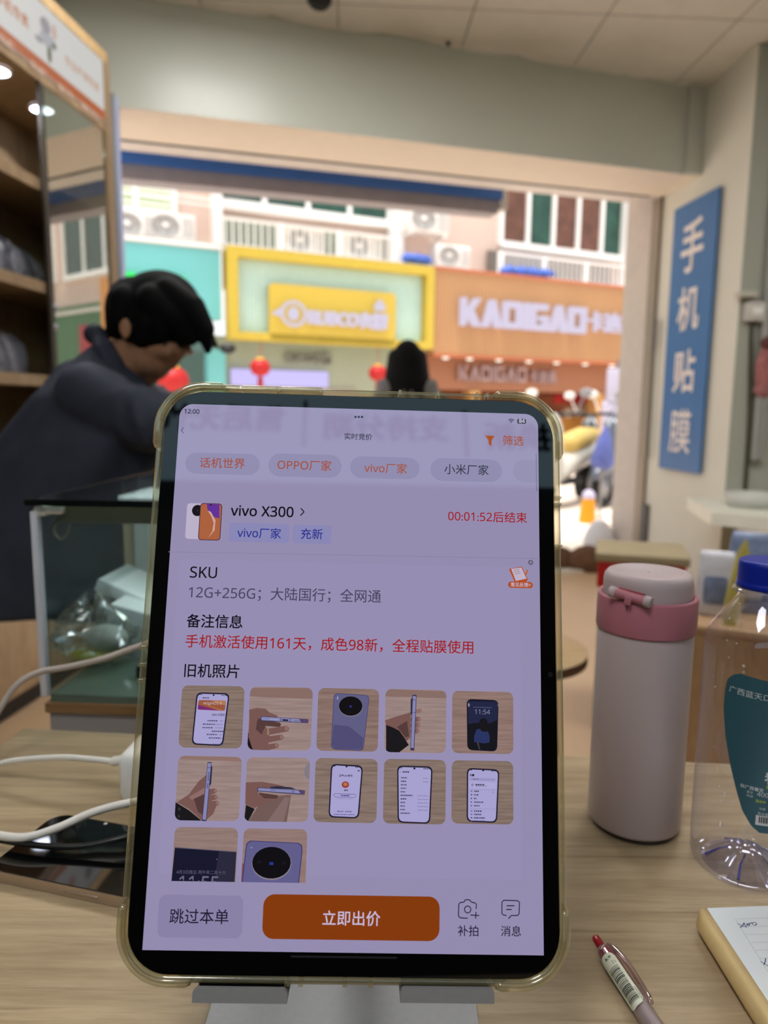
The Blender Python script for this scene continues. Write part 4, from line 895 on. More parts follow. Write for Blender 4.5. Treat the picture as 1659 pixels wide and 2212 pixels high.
for st in (((1593, 1995), (1604, 2000), (1613, 2003)), ((1599, 2004), (1604, 1999), (1608, 1993)), ((1606, 1993), (1610, 1999), (1613, 2003)), ((1612, 1997), (1617, 1995), (1620, 1997), (1617, 2000), (1613, 1998), (1618, 1995), (1624, 1993)), ((1624, 1994), (1630, 1992), (1635, 1995), (1632, 1999), (1627, 1998), (1624, 1994)), ((1643, 2077), (1650, 2081), (1661, 2087)), ((1650, 2084), (1653, 2077), (1654, 2070))):
    stroke([pg(*q) for q in st], .00022, 0)
for k in range(7):
    y_ = 1985 + 17 * k; stroke([pg(1592 + 10 * k, y_), pg(1690 + 10 * k, y_ - 3)], .00010, 1)
stroke([pg(1588, 1985), pg(1672, 2120)], .00010, 1)
b.build('handwriting', [mat('blue_ink', (34, 54, 118), .5), mat('faint_grey_rule', (188, 190, 196), .6)], r)

# --- smartphone lying flat, charger, cables
f0 = PZ(0, 1882, TZ + .008); f1 = PZ(262, 1936, TZ + .008); ex = (f1 - f0).normalized(); ey = Vector((-ex.y, ex.x, 0))
HM = frame(Vector((f0.x, f0.y, TZ)), ex, ey, (0, 0, 1)); q = HM.inverted() @ PZ(112, 1753, TZ + .008); pw_ = q.y
ql = HM.inverted() @ PZ(26, 1801, TZ + .008); xl_ = -.011
r = thing('smartphone', HM @ Vector((.08 + xl_, pw_ / 2, 0)), 'black screened smartphone with a champagne frame lying behind the tablet, left', 'smartphone')
PLn = .158
b = MB(HM); b.prism(rrect(xl_, 0, xl_ + PLn, pw_, .0125, 10), .0004, .0074, sm=True); b.build('metal_frame', mat('champagne_metal', (190, 172, 154), .3, .5, metal=.75, var=.03), r)
b = MB(HM); b.prism(rrect(xl_ + .0006, .0006, xl_ + PLn - .0006, pw_ - .0006, .0120, 10), .0074, .0081, sm=True); sg = b.build('screen_glass', mat('black_glass', (8, 8, 9), .02, .62, var=.0, coat=.3), r)
qb = HM.inverted() @ PZ(195, 1919, TZ + .004); b = MB(HM); b.box(qb.x - .014, qb.x + .010, -.0006, .001, .0026, .0048, 0, .0006); b.build('side_button', mat('champagne_button', (176, 158, 140), .3, .5, metal=.75), r)
qd = HM.inverted() @ PZ(232, 1776, TZ + .008); b = MB(HM); b.lathe([(.0013, .0082), (.001, .0083), (.0001, .0083)], 14, 0, Matrix.Translation((qd.x, qd.y - .002, 0))); b.build('notification_dot', mat('pale_dot', (200, 196, 186), .4), sg)
qa = PZ(253, 1742, TZ); aM = frame(Vector((qa.x, qa.y, TZ)), dx, dy, (0, 0, 1))
ad = thing('power_adapter', aM @ Vector((.03, .02, 0)), 'white power adapter half hidden behind the left edge of the tablet', 'charger')
MB(aM).box(0, .056, .0, .042, 0, .0405, 0, .008).build('adapter_body', mat('glossy_white', (234, 232, 230), .3, .5, var=.01), ad)
def TP(px, py, z): return PZ(px, py, z)
c1_ = [TP(-40, 1668, TZ + .004), TP(0, 1649, TZ + .014), TP(70, 1639, TZ + .022), TP(140, 1636, TZ + .026), TP(200, 1640, TZ + .027), TP(246, 1645, TZ + .027)]
r = thing('charging_cable', c1_[2], 'white charging cable arching into the power adapter', 'cable', None)
MB().tube(smooth_path(c1_), .0022, 12).build('cord', mat('white_cable', (226, 222, 216), .4, var=.02), r)
e0 = c1_[-1]; e1 = TP(272, 1640, TZ + .031); MB().tube([e0 - (e1 - e0) * .2, e0, e0.lerp(e1, .5), e1], [.0026, .0036, .0036, .0030], 14).build('plug', mat('white_plug', (230, 226, 220), .4), r)
c2_ = [TP(-60, 1788, TZ + .016), TP(0, 1805, TZ + .016), TP(60, 1808, TZ + .017), TP(130, 1786, TZ + .020), TP(200, 1755, TZ + .024), TP(280, 1734, TZ + .027), TP(360, 1722, TZ + .022)]
MB().tube(smooth_path(c2_), .0027, 14).build('white_cable', mat('thick_white_cable', (222, 218, 212), .38, var=.02), label='thick white cable crossing over the smartphone screen', cat='cable')
c3_ = [TP(-60, 1800, TZ + .012), TP(0, 1815, TZ + .0125), TP(90, 1827, TZ + .013), TP(180, 1828, TZ + .014), TP(270, 1809, TZ + .018), TP(340, 1790, TZ + .018)]
MB().tube(smooth_path(c3_), .0019, 12).build('black_cable', mat('black_cable_jacket', (16, 16, 17), .35), label='thin black cable crossing over the smartphone screen', cat='cable')
c4_ = [P(-40, 1600, .55), P(0, 1530, .56), P(38, 1478, .57), P(85, 1452, .58), P(150, 1440, .585), P(225, 1422, .59), P(300, 1396, .60), P(380, 1375, .60), P(450, 1420, .56)]
c4_.append(Vector((c4_[-1].x + .03, .52, TZ + .003)))
MB().tube(smooth_path(c4_), .0026, 12).build('grey_cable', mat('warm_grey_cable', (176, 164, 156), .45), label='grey cable looping through the air in front of the showcase', cat='cable')
# ================================================================== tablet on its stand
TM = frame(TO, TX, TY, TN); TMi = TM.inverted()
GW, GH = .188, .2603
def U(px, py): q = TMi @ PP(px, py, TO, TN); return q.x, q.y
tb = thing('tablet', TO, 'large tablet in a clear case on a metal stand, showing a phone auction page', 'tablet')
b = MB(TM); b.prism(rrect(-GW / 2, 0, GW / 2, GH, .0185, 10), -.0062, -.0008, sm=True); b.build('metal_back', mat('dark_grey_anodised', (60, 62, 66), .4, metal=.7), tb)
b = MB(TM); b.prism(rrect(-GW / 2, 0, GW / 2, GH, .0185, 10), -.0008, 0, sm=True); gl = b.build('bezel_glass', mat('black_display_glass', (3, 3, 4), .02, .5, var=0), tb)
cu, cv = U(1189, 1457); b = MB(TM); b.prism(ell(cu, cv, .0011), 0, .00006); b.prism(ell(cu, cv, .0006), .00006, .0001, 1); b.build('front_camera', [em((30, 30, 34), .4), em((12, 12, 16), .3)], gl)
b = MB(TM); u0, v0 = U(628, 2066); u1, v1 = U(858, 2068); b.prism(rrect(u0, v0 - .0004, u1, v0 + .0004, .0004), 0, .00005); b.build('gesture_bar', em((34, 34, 38), .5), gl)
# case
M_tpu = rubber('yellowed_clear_rubber', (.95, .92, .82), (206, 194, 150), .13)
def ring(b, o, i_, n0, n1, mi=0, ro=.0215, ri=.0186, ch=.0006):
    A = rrect(-GW / 2 - o, -o, GW / 2 + o, GH + o, ro, 10); Bq = rrect(-GW / 2 - i_, -i_, GW / 2 + i_, GH + i_, ri, 10); k = len(A)
    A2 = rrect(-GW / 2 - o + ch, -o + ch, GW / 2 + o - ch, GH + o - ch, ro - ch, 10)
    V = [(x, y, n0) for x, y in A] + [(x, y, n1 - ch) for x, y in A] + [(x, y, n1) for x, y in A2] + [(x, y, n1) for x, y in Bq] + [(x, y, n0) for x, y in Bq]
    Fc = []
    for s_ in range(5):
        for j in range(k): Fc.append((s_ * k + j, s_ * k + (j + 1) % k, ((s_ + 1) % 5) * k + (j + 1) % k, ((s_ + 1) % 5) * k + j))
    b.add(V, Fc, mi, True)
b = MB(TM); ring(b, .0030, .0003, -.0078, .0011); case = b.build('clear_case', M_tpu, tb, label='slightly yellowed clear rubber case')
b = MB(TM); b.prism(rrect(-GW / 2 - .0025, -.0025, GW / 2 + .0025, GH + .0025, .0205, 8), -.0090, -.0079); b.build('case_back', M_tpu, case)
for sx2, sy2 in ((-1, 1), (1, 1), (-1, 0), (1, 0)):         # thicker bumper at each corner
    b = MB(TM); cx_, cy_ = sx2 * (GW / 2 - .0185), (GH - .0185) if sy2 else .0185; V = []; Fc = []; ext = .0040
    path = []
    a0 = {(1, 1): 0, (-1, 1): 90, (-1, 0): 180, (1, 0): 270}[(sx2, sy2)]
    t0 = R_(a0); t1 = R_(a0 + 90)
    path.append((cx_ + .0185 * math.cos(t0) + .010 * math.sin(t0), cy_ + .0185 * math.sin(t0) - .010 * math.cos(t0), t0, 0.35))
    path.append((cx_ + .0185 * math.cos(t0) + .0075 * math.sin(t0), cy_ + .0185 * math.sin(t0) - .0075 * math.cos(t0), t0, 1))
    for k in range(13): t = t0 + (t1 - t0) * k / 12; path.append((cx_ + .0185 * math.cos(t), cy_ + .0185 * math.sin(t), t, 1))
    path.append((cx_ + .0185 * math.cos(t1) - .0075 * math.sin(t1), cy_ + .0185 * math.sin(t1) + .0075 * math.cos(t1), t1, 1))
    path.append((cx_ + .0185 * math.cos(t1) - .010 * math.sin(t1), cy_ + .0185 * math.sin(t1) + .010 * math.cos(t1), t1, .35))
    cs = [(.0031, -.0082), (.0046, -.0072), (.0050, -.003), (.0047, .0012), (.0040, .0022), (.0024, .0025), (.0010, .0022), (.0006, .0012), (.0031, .0010)]
    cs = [(.0031, -.0082), (.0046, -.0072), (.0050, -.003), (.0047, .0012), (.0040, .0022), (.0024, .0024), (.0012, .0020), (.0010, .00125), (.0031, .00115)]
    for x_, y_, t, g in path:
        for o_, n_ in cs: oo = .0031 + (o_ - .0031) * g if o_ > .0031 else o_; V.append((x_ + oo * math.cos(t), y_ + oo * math.sin(t), n_ if n_ < .0011 else .0011 + (n_ - .0011) * g))
    L_ = len(cs)
    for i in range(len(path) - 1):
        for k in range(L_): Fc.append((i * L_ + k, i * L_ + (k + 1) % L_, (i + 1) * L_ + (k + 1) % L_, (i + 1) * L_ + k))
    Fc.append(tuple(range(L_ - 1, -1, -1))); Fc.append(tuple(range((len(path) - 1) * L_, len(path) * L_))); b.add(V, Fc, 0, True); b.build('corner_bumper', M_tpu, case)
for px0, px1 in ((432, 518), (522, 600), (606, 690)): b = MB(TM); b.box(U(px0, 846)[0], U(px1, 846)[0], GH + .0012, GH + .0037, -.005, .0013, 0, .0004); b.build('button_cover', M_tpu, case)
for px in (602, 693, 864, 946, 1030, 1052): b = MB(TM); b.box(U(px, 850)[0] - .0007, U(px, 850)[0] + .0007, GH + .0004, GH + .0036, -.006, .0015, 0, .0002); b.build('case_rib', M_tpu, case)
for py in (1398, 1436, 1470): b = MB(TM); v_ = U(308, py)[1]; b.box(-GW / 2 - .0036, -GW / 2 - .0004, v_ - .0007, v_ + .0007, -.006, .0015, 0, .0002); b.build('case_rib', M_tpu, case)
for py in (1075, 1090, 1180): b = MB(TM); v_ = U(1205, py)[1]; b.box(GW / 2 + .0004, GW / 2 + .0036, v_ - .0007, v_ + .0007, -.006, .0015, 0, .0002); b.build('case_rib', M_tpu, case)
for px in (620, 650, 745, 800): b = MB(TM); u_ = U(px, 2120)[0]; b.box(u_ - .0010, u_ + .0010, -.0036, -.0004, -.006, .0015, 0, .0002); b.build('case_rib', M_tpu, case)
# stand
st = thing('tablet_stand', (TO.x, TO.y + .06, TZ), 'satin aluminium tablet stand with two front lips', 'stand')
bl = PZ(440, 2212, TZ + .003); brr = PZ(1027, 2212, TZ + .003)
b = MB(); b.prism(rrect(bl.x + .001, .268, brr.x + .0015, .43, .008), TZ, TZ + .0035); b.build('base_plate', M_alu, st)
for pxa, pxb in ((414, 620), (866, 1070)):
    u0, v0 = U(pxa, 2152); u1, v1 = U(pxb, 2153); u0, u1 = u0 * .98, u1 * .98
    vt = U((pxa + pxb) / 2, 2123)[1]; vb = U((pxa + pxb) / 2, 2154)[1]
    b = MB(TM); poly = [(u0, vb), (u1, vb), (u1, vt - .0016), (u1 - .0005, vt - .0006), (u1 - .0016, vt), (u0 + .0016, vt), (u0 + .0005, vt - .0006), (u0, vt - .0016)]
    b.prism(poly, .0030, .0052); b.box(u0, u1, vb, vb + .0018, -.016, .0030); lip = b.build('front_lip', M_alu, st)
    b = MB(TM); b.box(u0 + .001, u1 - .001, vb + .0018, vb + .0026, -.013, .0030); b.build('rubber_pad', M_black, lip)
b = MB(TM); b.prism(rrect(-.075, vb + .0, .075, .115, .008), -.0135, -.0105); b.build('support_plate', M_alu, st)
pm = TM @ Vector((-.004, .06, -.0135)); b = MB(); b.chain([pm + Vector((0, .004, 0)), Vector((pm.x, .40, .80)), Vector((pm.x, .41, TZ + .004))], [.009, .009, .009], flat=(1, 1)); b.build('stand_arm', M_alu, st)

# ---------------------------------------------------------------- what the screen shows
BGC = (147, 139, 174)
A0 = U(382, 872); A1 = U(1174.5, 2059); BL = U(307.5, 2052); TRc = U(1162, 893)
b = MB(TM); x0_, x1_, y0_, y1_ = BL[0], A1[0], BL[1], A0[1]
pl = [(x1_, y0_)] + [(x1_ - .0065 + .0065 * math.cos(R_(9 * k)), y1_ - .0065 + .0065 * math.sin(R_(9 * k))) for k in range(11)] + [(x0_ + .0065 + .0065 * math.cos(R_(90 + 9 * k)), y1_ - .0065 + .0065 * math.sin(R_(90 + 9 * k))) for k in range(11)] + [(x0_, y0_)]
b.prism(pl, 0, .00008); screen = b.build('screen', em(BGC, 1), gl)
LAY = .00006
def ui(nm, polys, label=None):                             # polys: (outline in screen millimetres, colour, layer)
    b = MB(TM); ms = []
    for pg_, c_, l_ in polys:
        m_ = c_ if not isinstance(c_, tuple) else em(c_, 1)
        if m_ not in ms: ms.append(m_)
        b.flat(pg_, .00008 + LAY * l_, ms.index(m_))
    return b.build(nm, ms, screen, label)
def uitext(nm, body, L, Rt, c_, l_=4, bold=0.0, mb=None, mi=0):
    (xa_, ya_), (xb_, yb_) = U(*L), U(*Rt); hv = .010 + bold * 2; v, f, bb = text_mesh(body, 0, 0); s_ = (xb_ - xa_) / (bb[1] - bb[0]); yc = (ya_ + yb_) / 2
    b = mb or MB(TM)
    for ox_, oy_ in ((0, 0), (hv, 0), (0, hv), (hv, hv)): b.text(body, lambda x, y, z: (xa_ + (x - bb[0] + ox_ - hv / 2) * s_, yc + (y - (bb[2] + bb[3]) / 2 + oy_ - hv / 2) * s_, .00008 + LAY * l_), mi)
    return None if mb else b.build(nm, em(c_, 1), screen)
def uirect(tl, br_, r_): (a, b_), (c_, d) = U(*tl), U(*br_); return rrect(a, d, c_, b_, r_)
INK = (38, 36, 58); INK2 = (12, 10, 20); REDT = (158, 22, 26); ORT = (158, 66, 34); GRY = (74, 68, 98); BLU = (32, 42, 140)
def line(p, q, w_): d = Vector((q[0] - p[0], q[1] - p[1])); n_ = Vector((-d.y, d.x)).normalized() * w_ / 2; return [(p[0] + n_.x, p[1] + n_.y), (p[0] - n_.x, p[1] - n_.y), (q[0] - n_.x, q[1] - n_.y), (q[0] + n_.x, q[1] + n_.y)]
def arcband(c_, r0, r1, a0, a1, n=14): return [(c_[0] + r1 * math.cos(R_(a0 + (a1 - a0) * k / n)), c_[1] + r1 * math.sin(R_(a0 + (a1 - a0) * k / n))) for k in range(n + 1)] + [(c_[0] + r0 * math.cos(R_(a1 - (a1 - a0) * k / n)), c_[1] + r0 * math.sin(R_(a1 - (a1 - a0) * k / n))) for k in range(n + 1)]
# status bar
b = MB(TM); uitext('', '12:00', (399, 889), (431, 889), INK, 4, .012, b, 0)
for px in (768, 775, 782): b.flat(ell(*U(px, 901), .0006), .00032, 0)
wc = U(1104, 914)
for r0, r1 in ((0, .0006), (.0009, .0013), (.0017, .0021)): b.flat(arcband(wc, r0, r1, 45, 135), .00032, 0)
b.flat(uirect((1117, 905), (1136, 916), .0006), .00032, 0); uitext('', '84', (1121, 910), (1133, 910), (190, 186, 206), 6, .02, b, 1)
b.build('status_bar', [em(INK, 1), em((190, 186, 206), 1)], screen)
p_ = [U(397, 924), U(392, 930), U(397, 936)]; ui('back_arrow', [(line(p_[0], p_[1], .0003), INK, 4), (line(p_[1], p_[2], .0003), INK, 4)])
uitext('page_title', '实时竞价', (744, 943), (804, 944), INK)
fu = lambda dx_, dy_: U(1058 + dx_, 952 + dy_)
ui('funnel_icon', [([fu(-10.5, -11), fu(10.5, -10), fu(3.5, 0), fu(3.5, 12), fu(-2.5, 8), fu(-3, 0)][::-1], (168, 78, 24), 4)])
uitext('filter_text', '筛选', (1086, 951), (1131, 953), (162, 76, 32))
for tl, br_, t_, L, Rt, c_ in (((402, 977), (560, 1027), '话机世界', (432, 1000), (529, 1001), ORT), ((581, 979), (737, 1033), 'OPPO厂家', (600, 1003), (716, 1007), ORT), ((757, 985), (906, 1036), 'vivo厂家', (787, 1010), (879, 1013), (160, 70, 36)), ((930, 989), (1084, 1042), '小米厂家', (960, 1013), (1055, 1016), INK)):
    b = MB(TM); b.flat(uirect(tl, br_, .0055), .00008 + LAY, 0); uitext('', t_, L, Rt, c_, 4, 0, b, 1); b.build('filter_pill', [em((135, 127, 163), 1), em(c_, 1)], screen)
xa_, ya_ = U(1108, 993); xb_, yb_ = U(1164, 1043); q = rrect(xa_, yb_, xb_ + .01, ya_, .0055); q = [(min(x, x1_ - .0002), y) for x, y in q]; ui('filter_pill', [(q, (141, 133, 168), 1)])
ui('scroll_bar', [(uirect((1157, 980), (1160, 1062), .0003), (118, 112, 146), 3)])
# listed phone
def grad(nm, c1, c2, axis=1, loc=(0, 0), span=.01):          # the pictured wallpaper's own colours
    m = em(c1, 1).copy(); t = m.node_tree; bs = t.nodes['Principled BSDF']; co = t.nodes.new('ShaderNodeTexCoord'); sp = t.nodes.new('ShaderNodeSeparateXYZ'); rp_ = t.nodes.new('ShaderNodeValToRGB')
    t.links.new(co.outputs['Generated'], sp.inputs[0]); t.links.new(sp.outputs[axis], rp_.inputs[0]); t.links.new(rp_.outputs[0], bs.inputs['Emission Color'])
    rp_.color_ramp.elements[0].color = lin(*c1); rp_.color_ramp.elements[1].color = lin(*c2); return m
b = MB(TM); ms = [em((186, 176, 200), 1), em((150, 138, 172), 1), em((16, 14, 20), 1), em((56, 30, 60), 1), em((170, 96, 60), 1), em((96, 48, 150), 1), em((206, 160, 150), 1), em((60, 60, 66), 1)]
b.flat(uirect((404, 1086), (441, 1166), .0016), .0002, 1); b.flat(uirect((405, 1087), (440, 1165), .0015), .00026, 0); b.flat(ell(*U(427, 1103), .0026, .0027), .00032, 2); b.flat(ell(*U(427, 1103), .0003), .00036, 7)
b.flat(uirect((433, 1087), (476, 1168), .0016), .00036, 3); b.flat(uirect((434.5, 1088.5), (474.5, 1166.5), .0014), .0004, 4)
pu = [U(474.3, 1120), U(474.3, 1090), U(447, 1089), U(449, 1103), U(458, 1116)]; b.flat(pu, .00044, 5)
b.flat([U(*q) for q in ((449, 1103), (456, 1106), (466, 1124), (464, 1146), (450, 1162), (459, 1148), (462, 1130), (457, 1116))], .00048, 6); b.flat(ell(*U(456, 1091), .0004), .00052, 2)
b.build('product_picture', ms, screen)
uitext('product_name', 'vivo X300', (499, 1104), (634, 1105), INK2, bold=.006)
p_ = [U(650, 1098), U(657, 1106), U(649, 1114)]; ui('name_arrow', [(line(p_[0], p_[1], .0005), INK2, 4), (line(p_[1], p_[2], .0005), INK2, 4)])
for tl, br_, t_, L, Rt in (((496, 1129), (624, 1173), 'vivo厂家', (513, 1151), (607, 1152)), ((633, 1133), (715, 1175), '充新', (650, 1153), (697, 1154))):
    b = MB(TM); b.flat(uirect(tl, br_, .0012), .00008 + LAY, 0); uitext('', t_, L, Rt, BLU, 4, 0, b, 1); b.build('tag', [em((136, 134, 180), 1), em(BLU, 1)], screen)
uitext('countdown', '00:01:52后结束', (968, 1115), (1138, 1118), REDT)
ui('divider_line', [(line(U(364, 1192), U(1166, 1207), .0003), (136, 128, 155), 2)])
ui('card', [(uirect((387, 1208), (1128, 1900), .002), (149, 141, 177), 0.5)])
uitext('heading', 'SKU', (411, 1236), (469, 1237), INK2); uitext('spec_text', '12G+256G；大陆国行；全网通', (408, 1282), (823, 1287), GRY)
uitext('heading', '备注信息', (404, 1341), (524, 1343), INK2, bold=.006); uitext('remark_text', '手机激活使用161天，成色98新，全程贴膜使用', (401, 1387), (1022, 1396), REDT); uitext('heading', '旧机照片', (399, 1448), (517, 1450), INK2, bold=.004)
cc = U(1146, 1215); ui('close_icon', [(ell(*cc, .0012), (96, 90, 116), 3), (line((cc[0] - .0005, cc[1] - .0005), (cc[0] + .0005, cc[1] + .0005), .00018), (180, 172, 200), 5), (line((cc[0] - .0005, cc[1] + .0005), (cc[0] + .0005, cc[1] - .0005), .00018), (180, 172, 200), 5)])
b = MB(TM); PV = lambda *qs: [U(*q) for q in qs][::-1]
b.flat(PV((1099, 1229), (1127, 1224), (1140, 1252), (1136, 1258), (1112, 1258)), .0002, 0); b.flat(PV((1104, 1229), (1126, 1226), (1137, 1250), (1114, 1255)), .00026, 1)
b.flat(PV((1134, 1240), (1138, 1230), (1141, 1232), (1136, 1244)), .0003, 2)
for k in range(3): b.flat(line(U(1109 + k, 1232 + 4 * k), U(1122 + k, 1230 + 4 * k), .0002), .0003, 3)
b.flat(uirect((1097, 1256), (1151, 1271), .0016), .00034, 0); uitext('', '意见反馈>', (1103, 1262), (1146, 1264), (0, 0, 0), 6, .01, b, 1)
b.build('feedback_icon', [em((176, 78, 36), 1), em((190, 176, 196), 1), em((188, 96, 40), 1), em((130, 110, 130), 1)], screen)
# thumbnails
WD1 = em_wood((116, 98, 88), (142, 122, 112)); WD2 = em_wood((142, 120, 116), (160, 138, 134))
NAVY = (26, 22, 44); SCRW = (166, 160, 206); SKN = (118, 84, 80); SKD = (84, 58, 56); SKL = (140, 106, 102); SLV = (22, 20, 24); LIL = (94, 92, 130); LIL2 = (78, 74, 114); STEEL = (132, 132, 176)
def clip_poly(o, cl):                                      # keep a shape inside its picture's rounded outline
    for i in range(len(cl)):
        (ax_, ay_), (bx_, by_) = cl[i], cl[(i + 1) % len(cl)]; out = []
        side = lambda p: (bx_ - ax_) * (p[1] - ay_) - (by_ - ay_) * (p[0] - ax_)
        for k in range(len(o)):
            p, q = o[k - 1], o[k]; sp_, sq_ = side(p), side(q)
            if (sp_ >= 0) != (sq_ >= 0): t = sp_ / (sp_ - sq_); out.append((p[0] + (q[0] - p[0]) * t, p[1] + (q[1] - p[1]) * t))
            if sq_ >= 0: out.append(q)
        o = out
        if len(o) < 3: return []
    return o
class Th:
    def __init__(s, tl, br_, wd_, cut=None):
        (s.x0, s.y1), (s.x1, s.y0) = U(*tl), U(*br_); s.b = MB(TM); s.ms = []; s.l = 1.0
        s.full = s.x1 - s.x0; o = rrect(s.x0, s.y0, s.x1, s.y1, .0028) if not cut else [(s.x1, s.y0)] + rrect(s.x0, s.y0, s.x1, s.y1, .0028)[:14] + [(s.x0, s.y0)]
        s.poly(None, wd_, raw=o)
    def q(s, a, b_): return (s.x0 + a * s.full, s.y1 - b_ * s.full)
    def poly(s, pts, c_, raw=None):
        o = raw or [s.q(*p) for p in pts]
        ar = sum(o[i][0] * o[(i + 1) % len(o)][1] - o[(i + 1) % len(o)][0] * o[i][1] for i in range(len(o)))
        if ar < 0: o = o[::-1]
        if raw: s.clip = o
        else: o = clip_poly(o, s.clip)
        if len(o) < 3: return s
        m_ = em(c_, 1) if isinstance(c_, tuple) else c_
        if m_ not in s.ms: s.ms.append(m_)
        s.b.flat(o, .00008 + LAY * .7 * s.l, s.ms.index(m_)); s.l += 1; return s
    def rq(s, c4, rad, c_):                                # quadrilateral with rounded corners
        o = []
        for i in range(4):
            p = Vector(c4[i]); a = (Vector(c4[i - 1]) - p).normalized() * rad; d = (Vector(c4[(i + 1) % 4]) - p).normalized() * rad
            for k in range(6): t = k / 5; o.append(tuple(p + a * (1 - t) ** 2 + d * t ** 2))
        return s.poly(o, c_)
    def el(s, a, b_, ra, rb, c_, rot=0):
        co, si = math.cos(R_(rot)), math.sin(R_(rot)); return s.poly([(a + x * co - y * si, b_ + x * si + y * co) for x, y in ell(0, 0, ra, rb, 22)], c_)
    def cap(s, p, q, r0, r1, c_):                           # a finger: tapered capsule
        p, q = Vector(p), Vector(q); a = math.atan2(q.y - p.y, q.x - p.x)
        return s.poly([(p.x + r0 * math.cos(a + math.pi / 2 + math.pi * k / 8), p.y + r0 * math.sin(a + math.pi / 2 + math.pi * k / 8)) for k in range(9)] + [(q.x + r1 * math.cos(a - math.pi / 2 + math.pi * k / 8), q.y + r1 * math.sin(a - math.pi / 2 + math.pi * k / 8)) for k in range(9)], c_)
    def tx(s, body, a, b_, a1, c_, bold=0.0):
        v, f, bb = text_mesh(body, bold, 0); x, y = s.q(a, b_); sc_ = (a1 - a) * s.full / (bb[1] - bb[0]); m_ = em(c_, 1)
        if m_ not in s.ms: s.ms.append(m_)
        zz = .00008 + LAY * .7 * s.l; s.b.text(body, lambda X, Y, Z: (x + (X - bb[0]) * sc_, y + (Y - (bb[2] + bb[3]) / 2) * sc_, zz), s.ms.index(m_), bold); s.l += 1; return s
    def dash(s, a, b_, a1, c_, h=.012, seed=0):              # print too small to read
        rnd = random.Random(seed + int(b_ * 999)); x = a
        while x < a1: w_ = rnd.uniform(.012, .03); s.poly([(x, b_ - h), (min(x + w_, a1), b_ - h), (min(x + w_, a1), b_ + h), (x, b_ + h)], c_); x += w_ + .008; s.l -= 1
        s.l += 1; return s
    def done(s, label): return s.b.build('photo_thumbnail', s.ms, screen, label)
    def front(s, c4, lit=True, sc_=.022):
        s.rq(c4, .09, NAVY); cx_ = sum(p[0] for p in c4) / 4; cy_ = sum(p[1] for p in c4) / 4
        i4 = [(p[0] + (sc_ if p[0] < cx_ else -sc_), p[1] + (sc_ if p[1] < cy_ else -sc_)) for p in c4]; s.rq(i4, .075, SCRW if lit else (18, 18, 26)); return i4
t = Th((394, 1480), (522, 1617), WD1); i4 = t.front([(.235, .105), (.765, .11), (.705, .93), (.205, .915)])
t.el(.51, .145, .016, .013, (20, 18, 30)); t.dash(.28, .14, .33, INK, .006); t.dash(.64, .145, .72, INK, .006, 3); t.dash(.34, .19, .44, INK, .009, 5); t.tx('<', .285, .19, .30, INK)
t.rq([(.275, .225), (.715, .225), (.705, .385), (.27, .375)], .03, (150, 84, 60)); t.poly([(.275, .30), (.60, .38), (.29, .375), (.27, .36)], (120, 40, 110)); t.poly([(.275, .25), (.42, .30), (.60, .37), (.70, .382), (.55, .34), (.40, .28)], (172, 116, 70)); t.poly([(.47, .228), (.70, .30), (.712, .228)], (176, 122, 80))
t.tx('originOS 6', .36, .275, .645, (206, 190, 190)); t.tx('vivo X300', .50, .445, .705, INK, .02)
for k, (a_, b_) in enumerate(((.44, .54), (.37, .595), (.37, .648), (.52, .70), (.445, .75), (.48, .802), (.545, .90))): t.dash(a_, b_, a_ + .16 + .03 * (k % 2), (60, 56, 96), .009, k); t.dash(a_ + .20, b_, .69 if k < 6 else .62, (120, 114, 160), .006, k + 9)
t.done('first picture: phone front with a settings page')
t = Th((541, 1483), (671, 1622), WD2); t.poly([(0, 0.02), (1, .0), (1, .17), (.3, .165), (0, .15)], (134, 106, 100)); t.l -= 1
t.poly([(0, .70), (.10, 1.0), (0, 1.0)], SLV); t.poly([(.0, .36), (.12, .33), (.26, .34), (.33, .40), (.46, .445), (.44, .47), (.26, .48), (.28, .62), (.36, .80), (.30, .94), (.20, 1.0), (.10, 1.0), (.01, .78), (.01, .50)], SKN)
t.poly([(.14, .50), (.25, .48), (.27, .60), (.22, .74), (.12, .66)], SKD); t.cap((.30, .56), (.48, .58), .045, .035, SKD); t.cap((.28, .70), (.60, .64), .05, .045, SKN); t.el(.605, .635, .03, .036, SKL); t.cap((.28, .82), (.53, .77), .05, .04, SKN); t.el(.535, .765, .028, .032, SKL); t.cap((.26, .94), (.46, .90), .05, .038, SKN); t.el(.462, .895, .026, .030, SKL)
t.poly([(.30, .655), (.33, .648), (.335, .735), (.305, .742)], (150, 122, 100)); t.rq([(.19, .455), (.95, .485), (.95, .548), (.19, .525)], .02, (48, 44, 84)); t.rq([(.20, .462), (.94, .490), (.94, .538), (.20, .516)], .02, STEEL); t.poly([(.80, .485), (.95, .49), (.95, .545), (.84, .542)], (84, 66, 100))
t.rq([(.535, .492), (.63, .496), (.63, .522), (.535, .518)], .012, (24, 22, 40)); t.poly([(.505, .477), (.515, .477), (.515, .535), (.505, .535)], (60, 58, 96)); t.poly([(.655, .482), (.665, .482), (.665, .54), (.655, .54)], (60, 58, 96))
for k in range(5): t.el(.735 + .03 * k, .513, .007, .007, (40, 38, 70)); t.l -= 1
t.l += 1; t.poly([(.33, .487), (.48, .492), (.48, .512), (.33, .507)], (150, 150, 192)); t.done('second picture: hand holding a phone flat, port side')
t = Th((688, 1486), (816, 1624), em_wood((122, 98, 90), (146, 122, 114))); t.rq([(.255, .075), (.845, .10), (.765, .985), (.235, .965)], .08, (56, 48, 104)); t.rq([(.262, .082), (.838, .107), (.757, .975), (.243, .955)], .075, LIL); t.poly([(.27, .58), (.52, .60), (.76, .78), (.752, .90), (.745, .955), (.30, .955), (.25, .90)], LIL2)
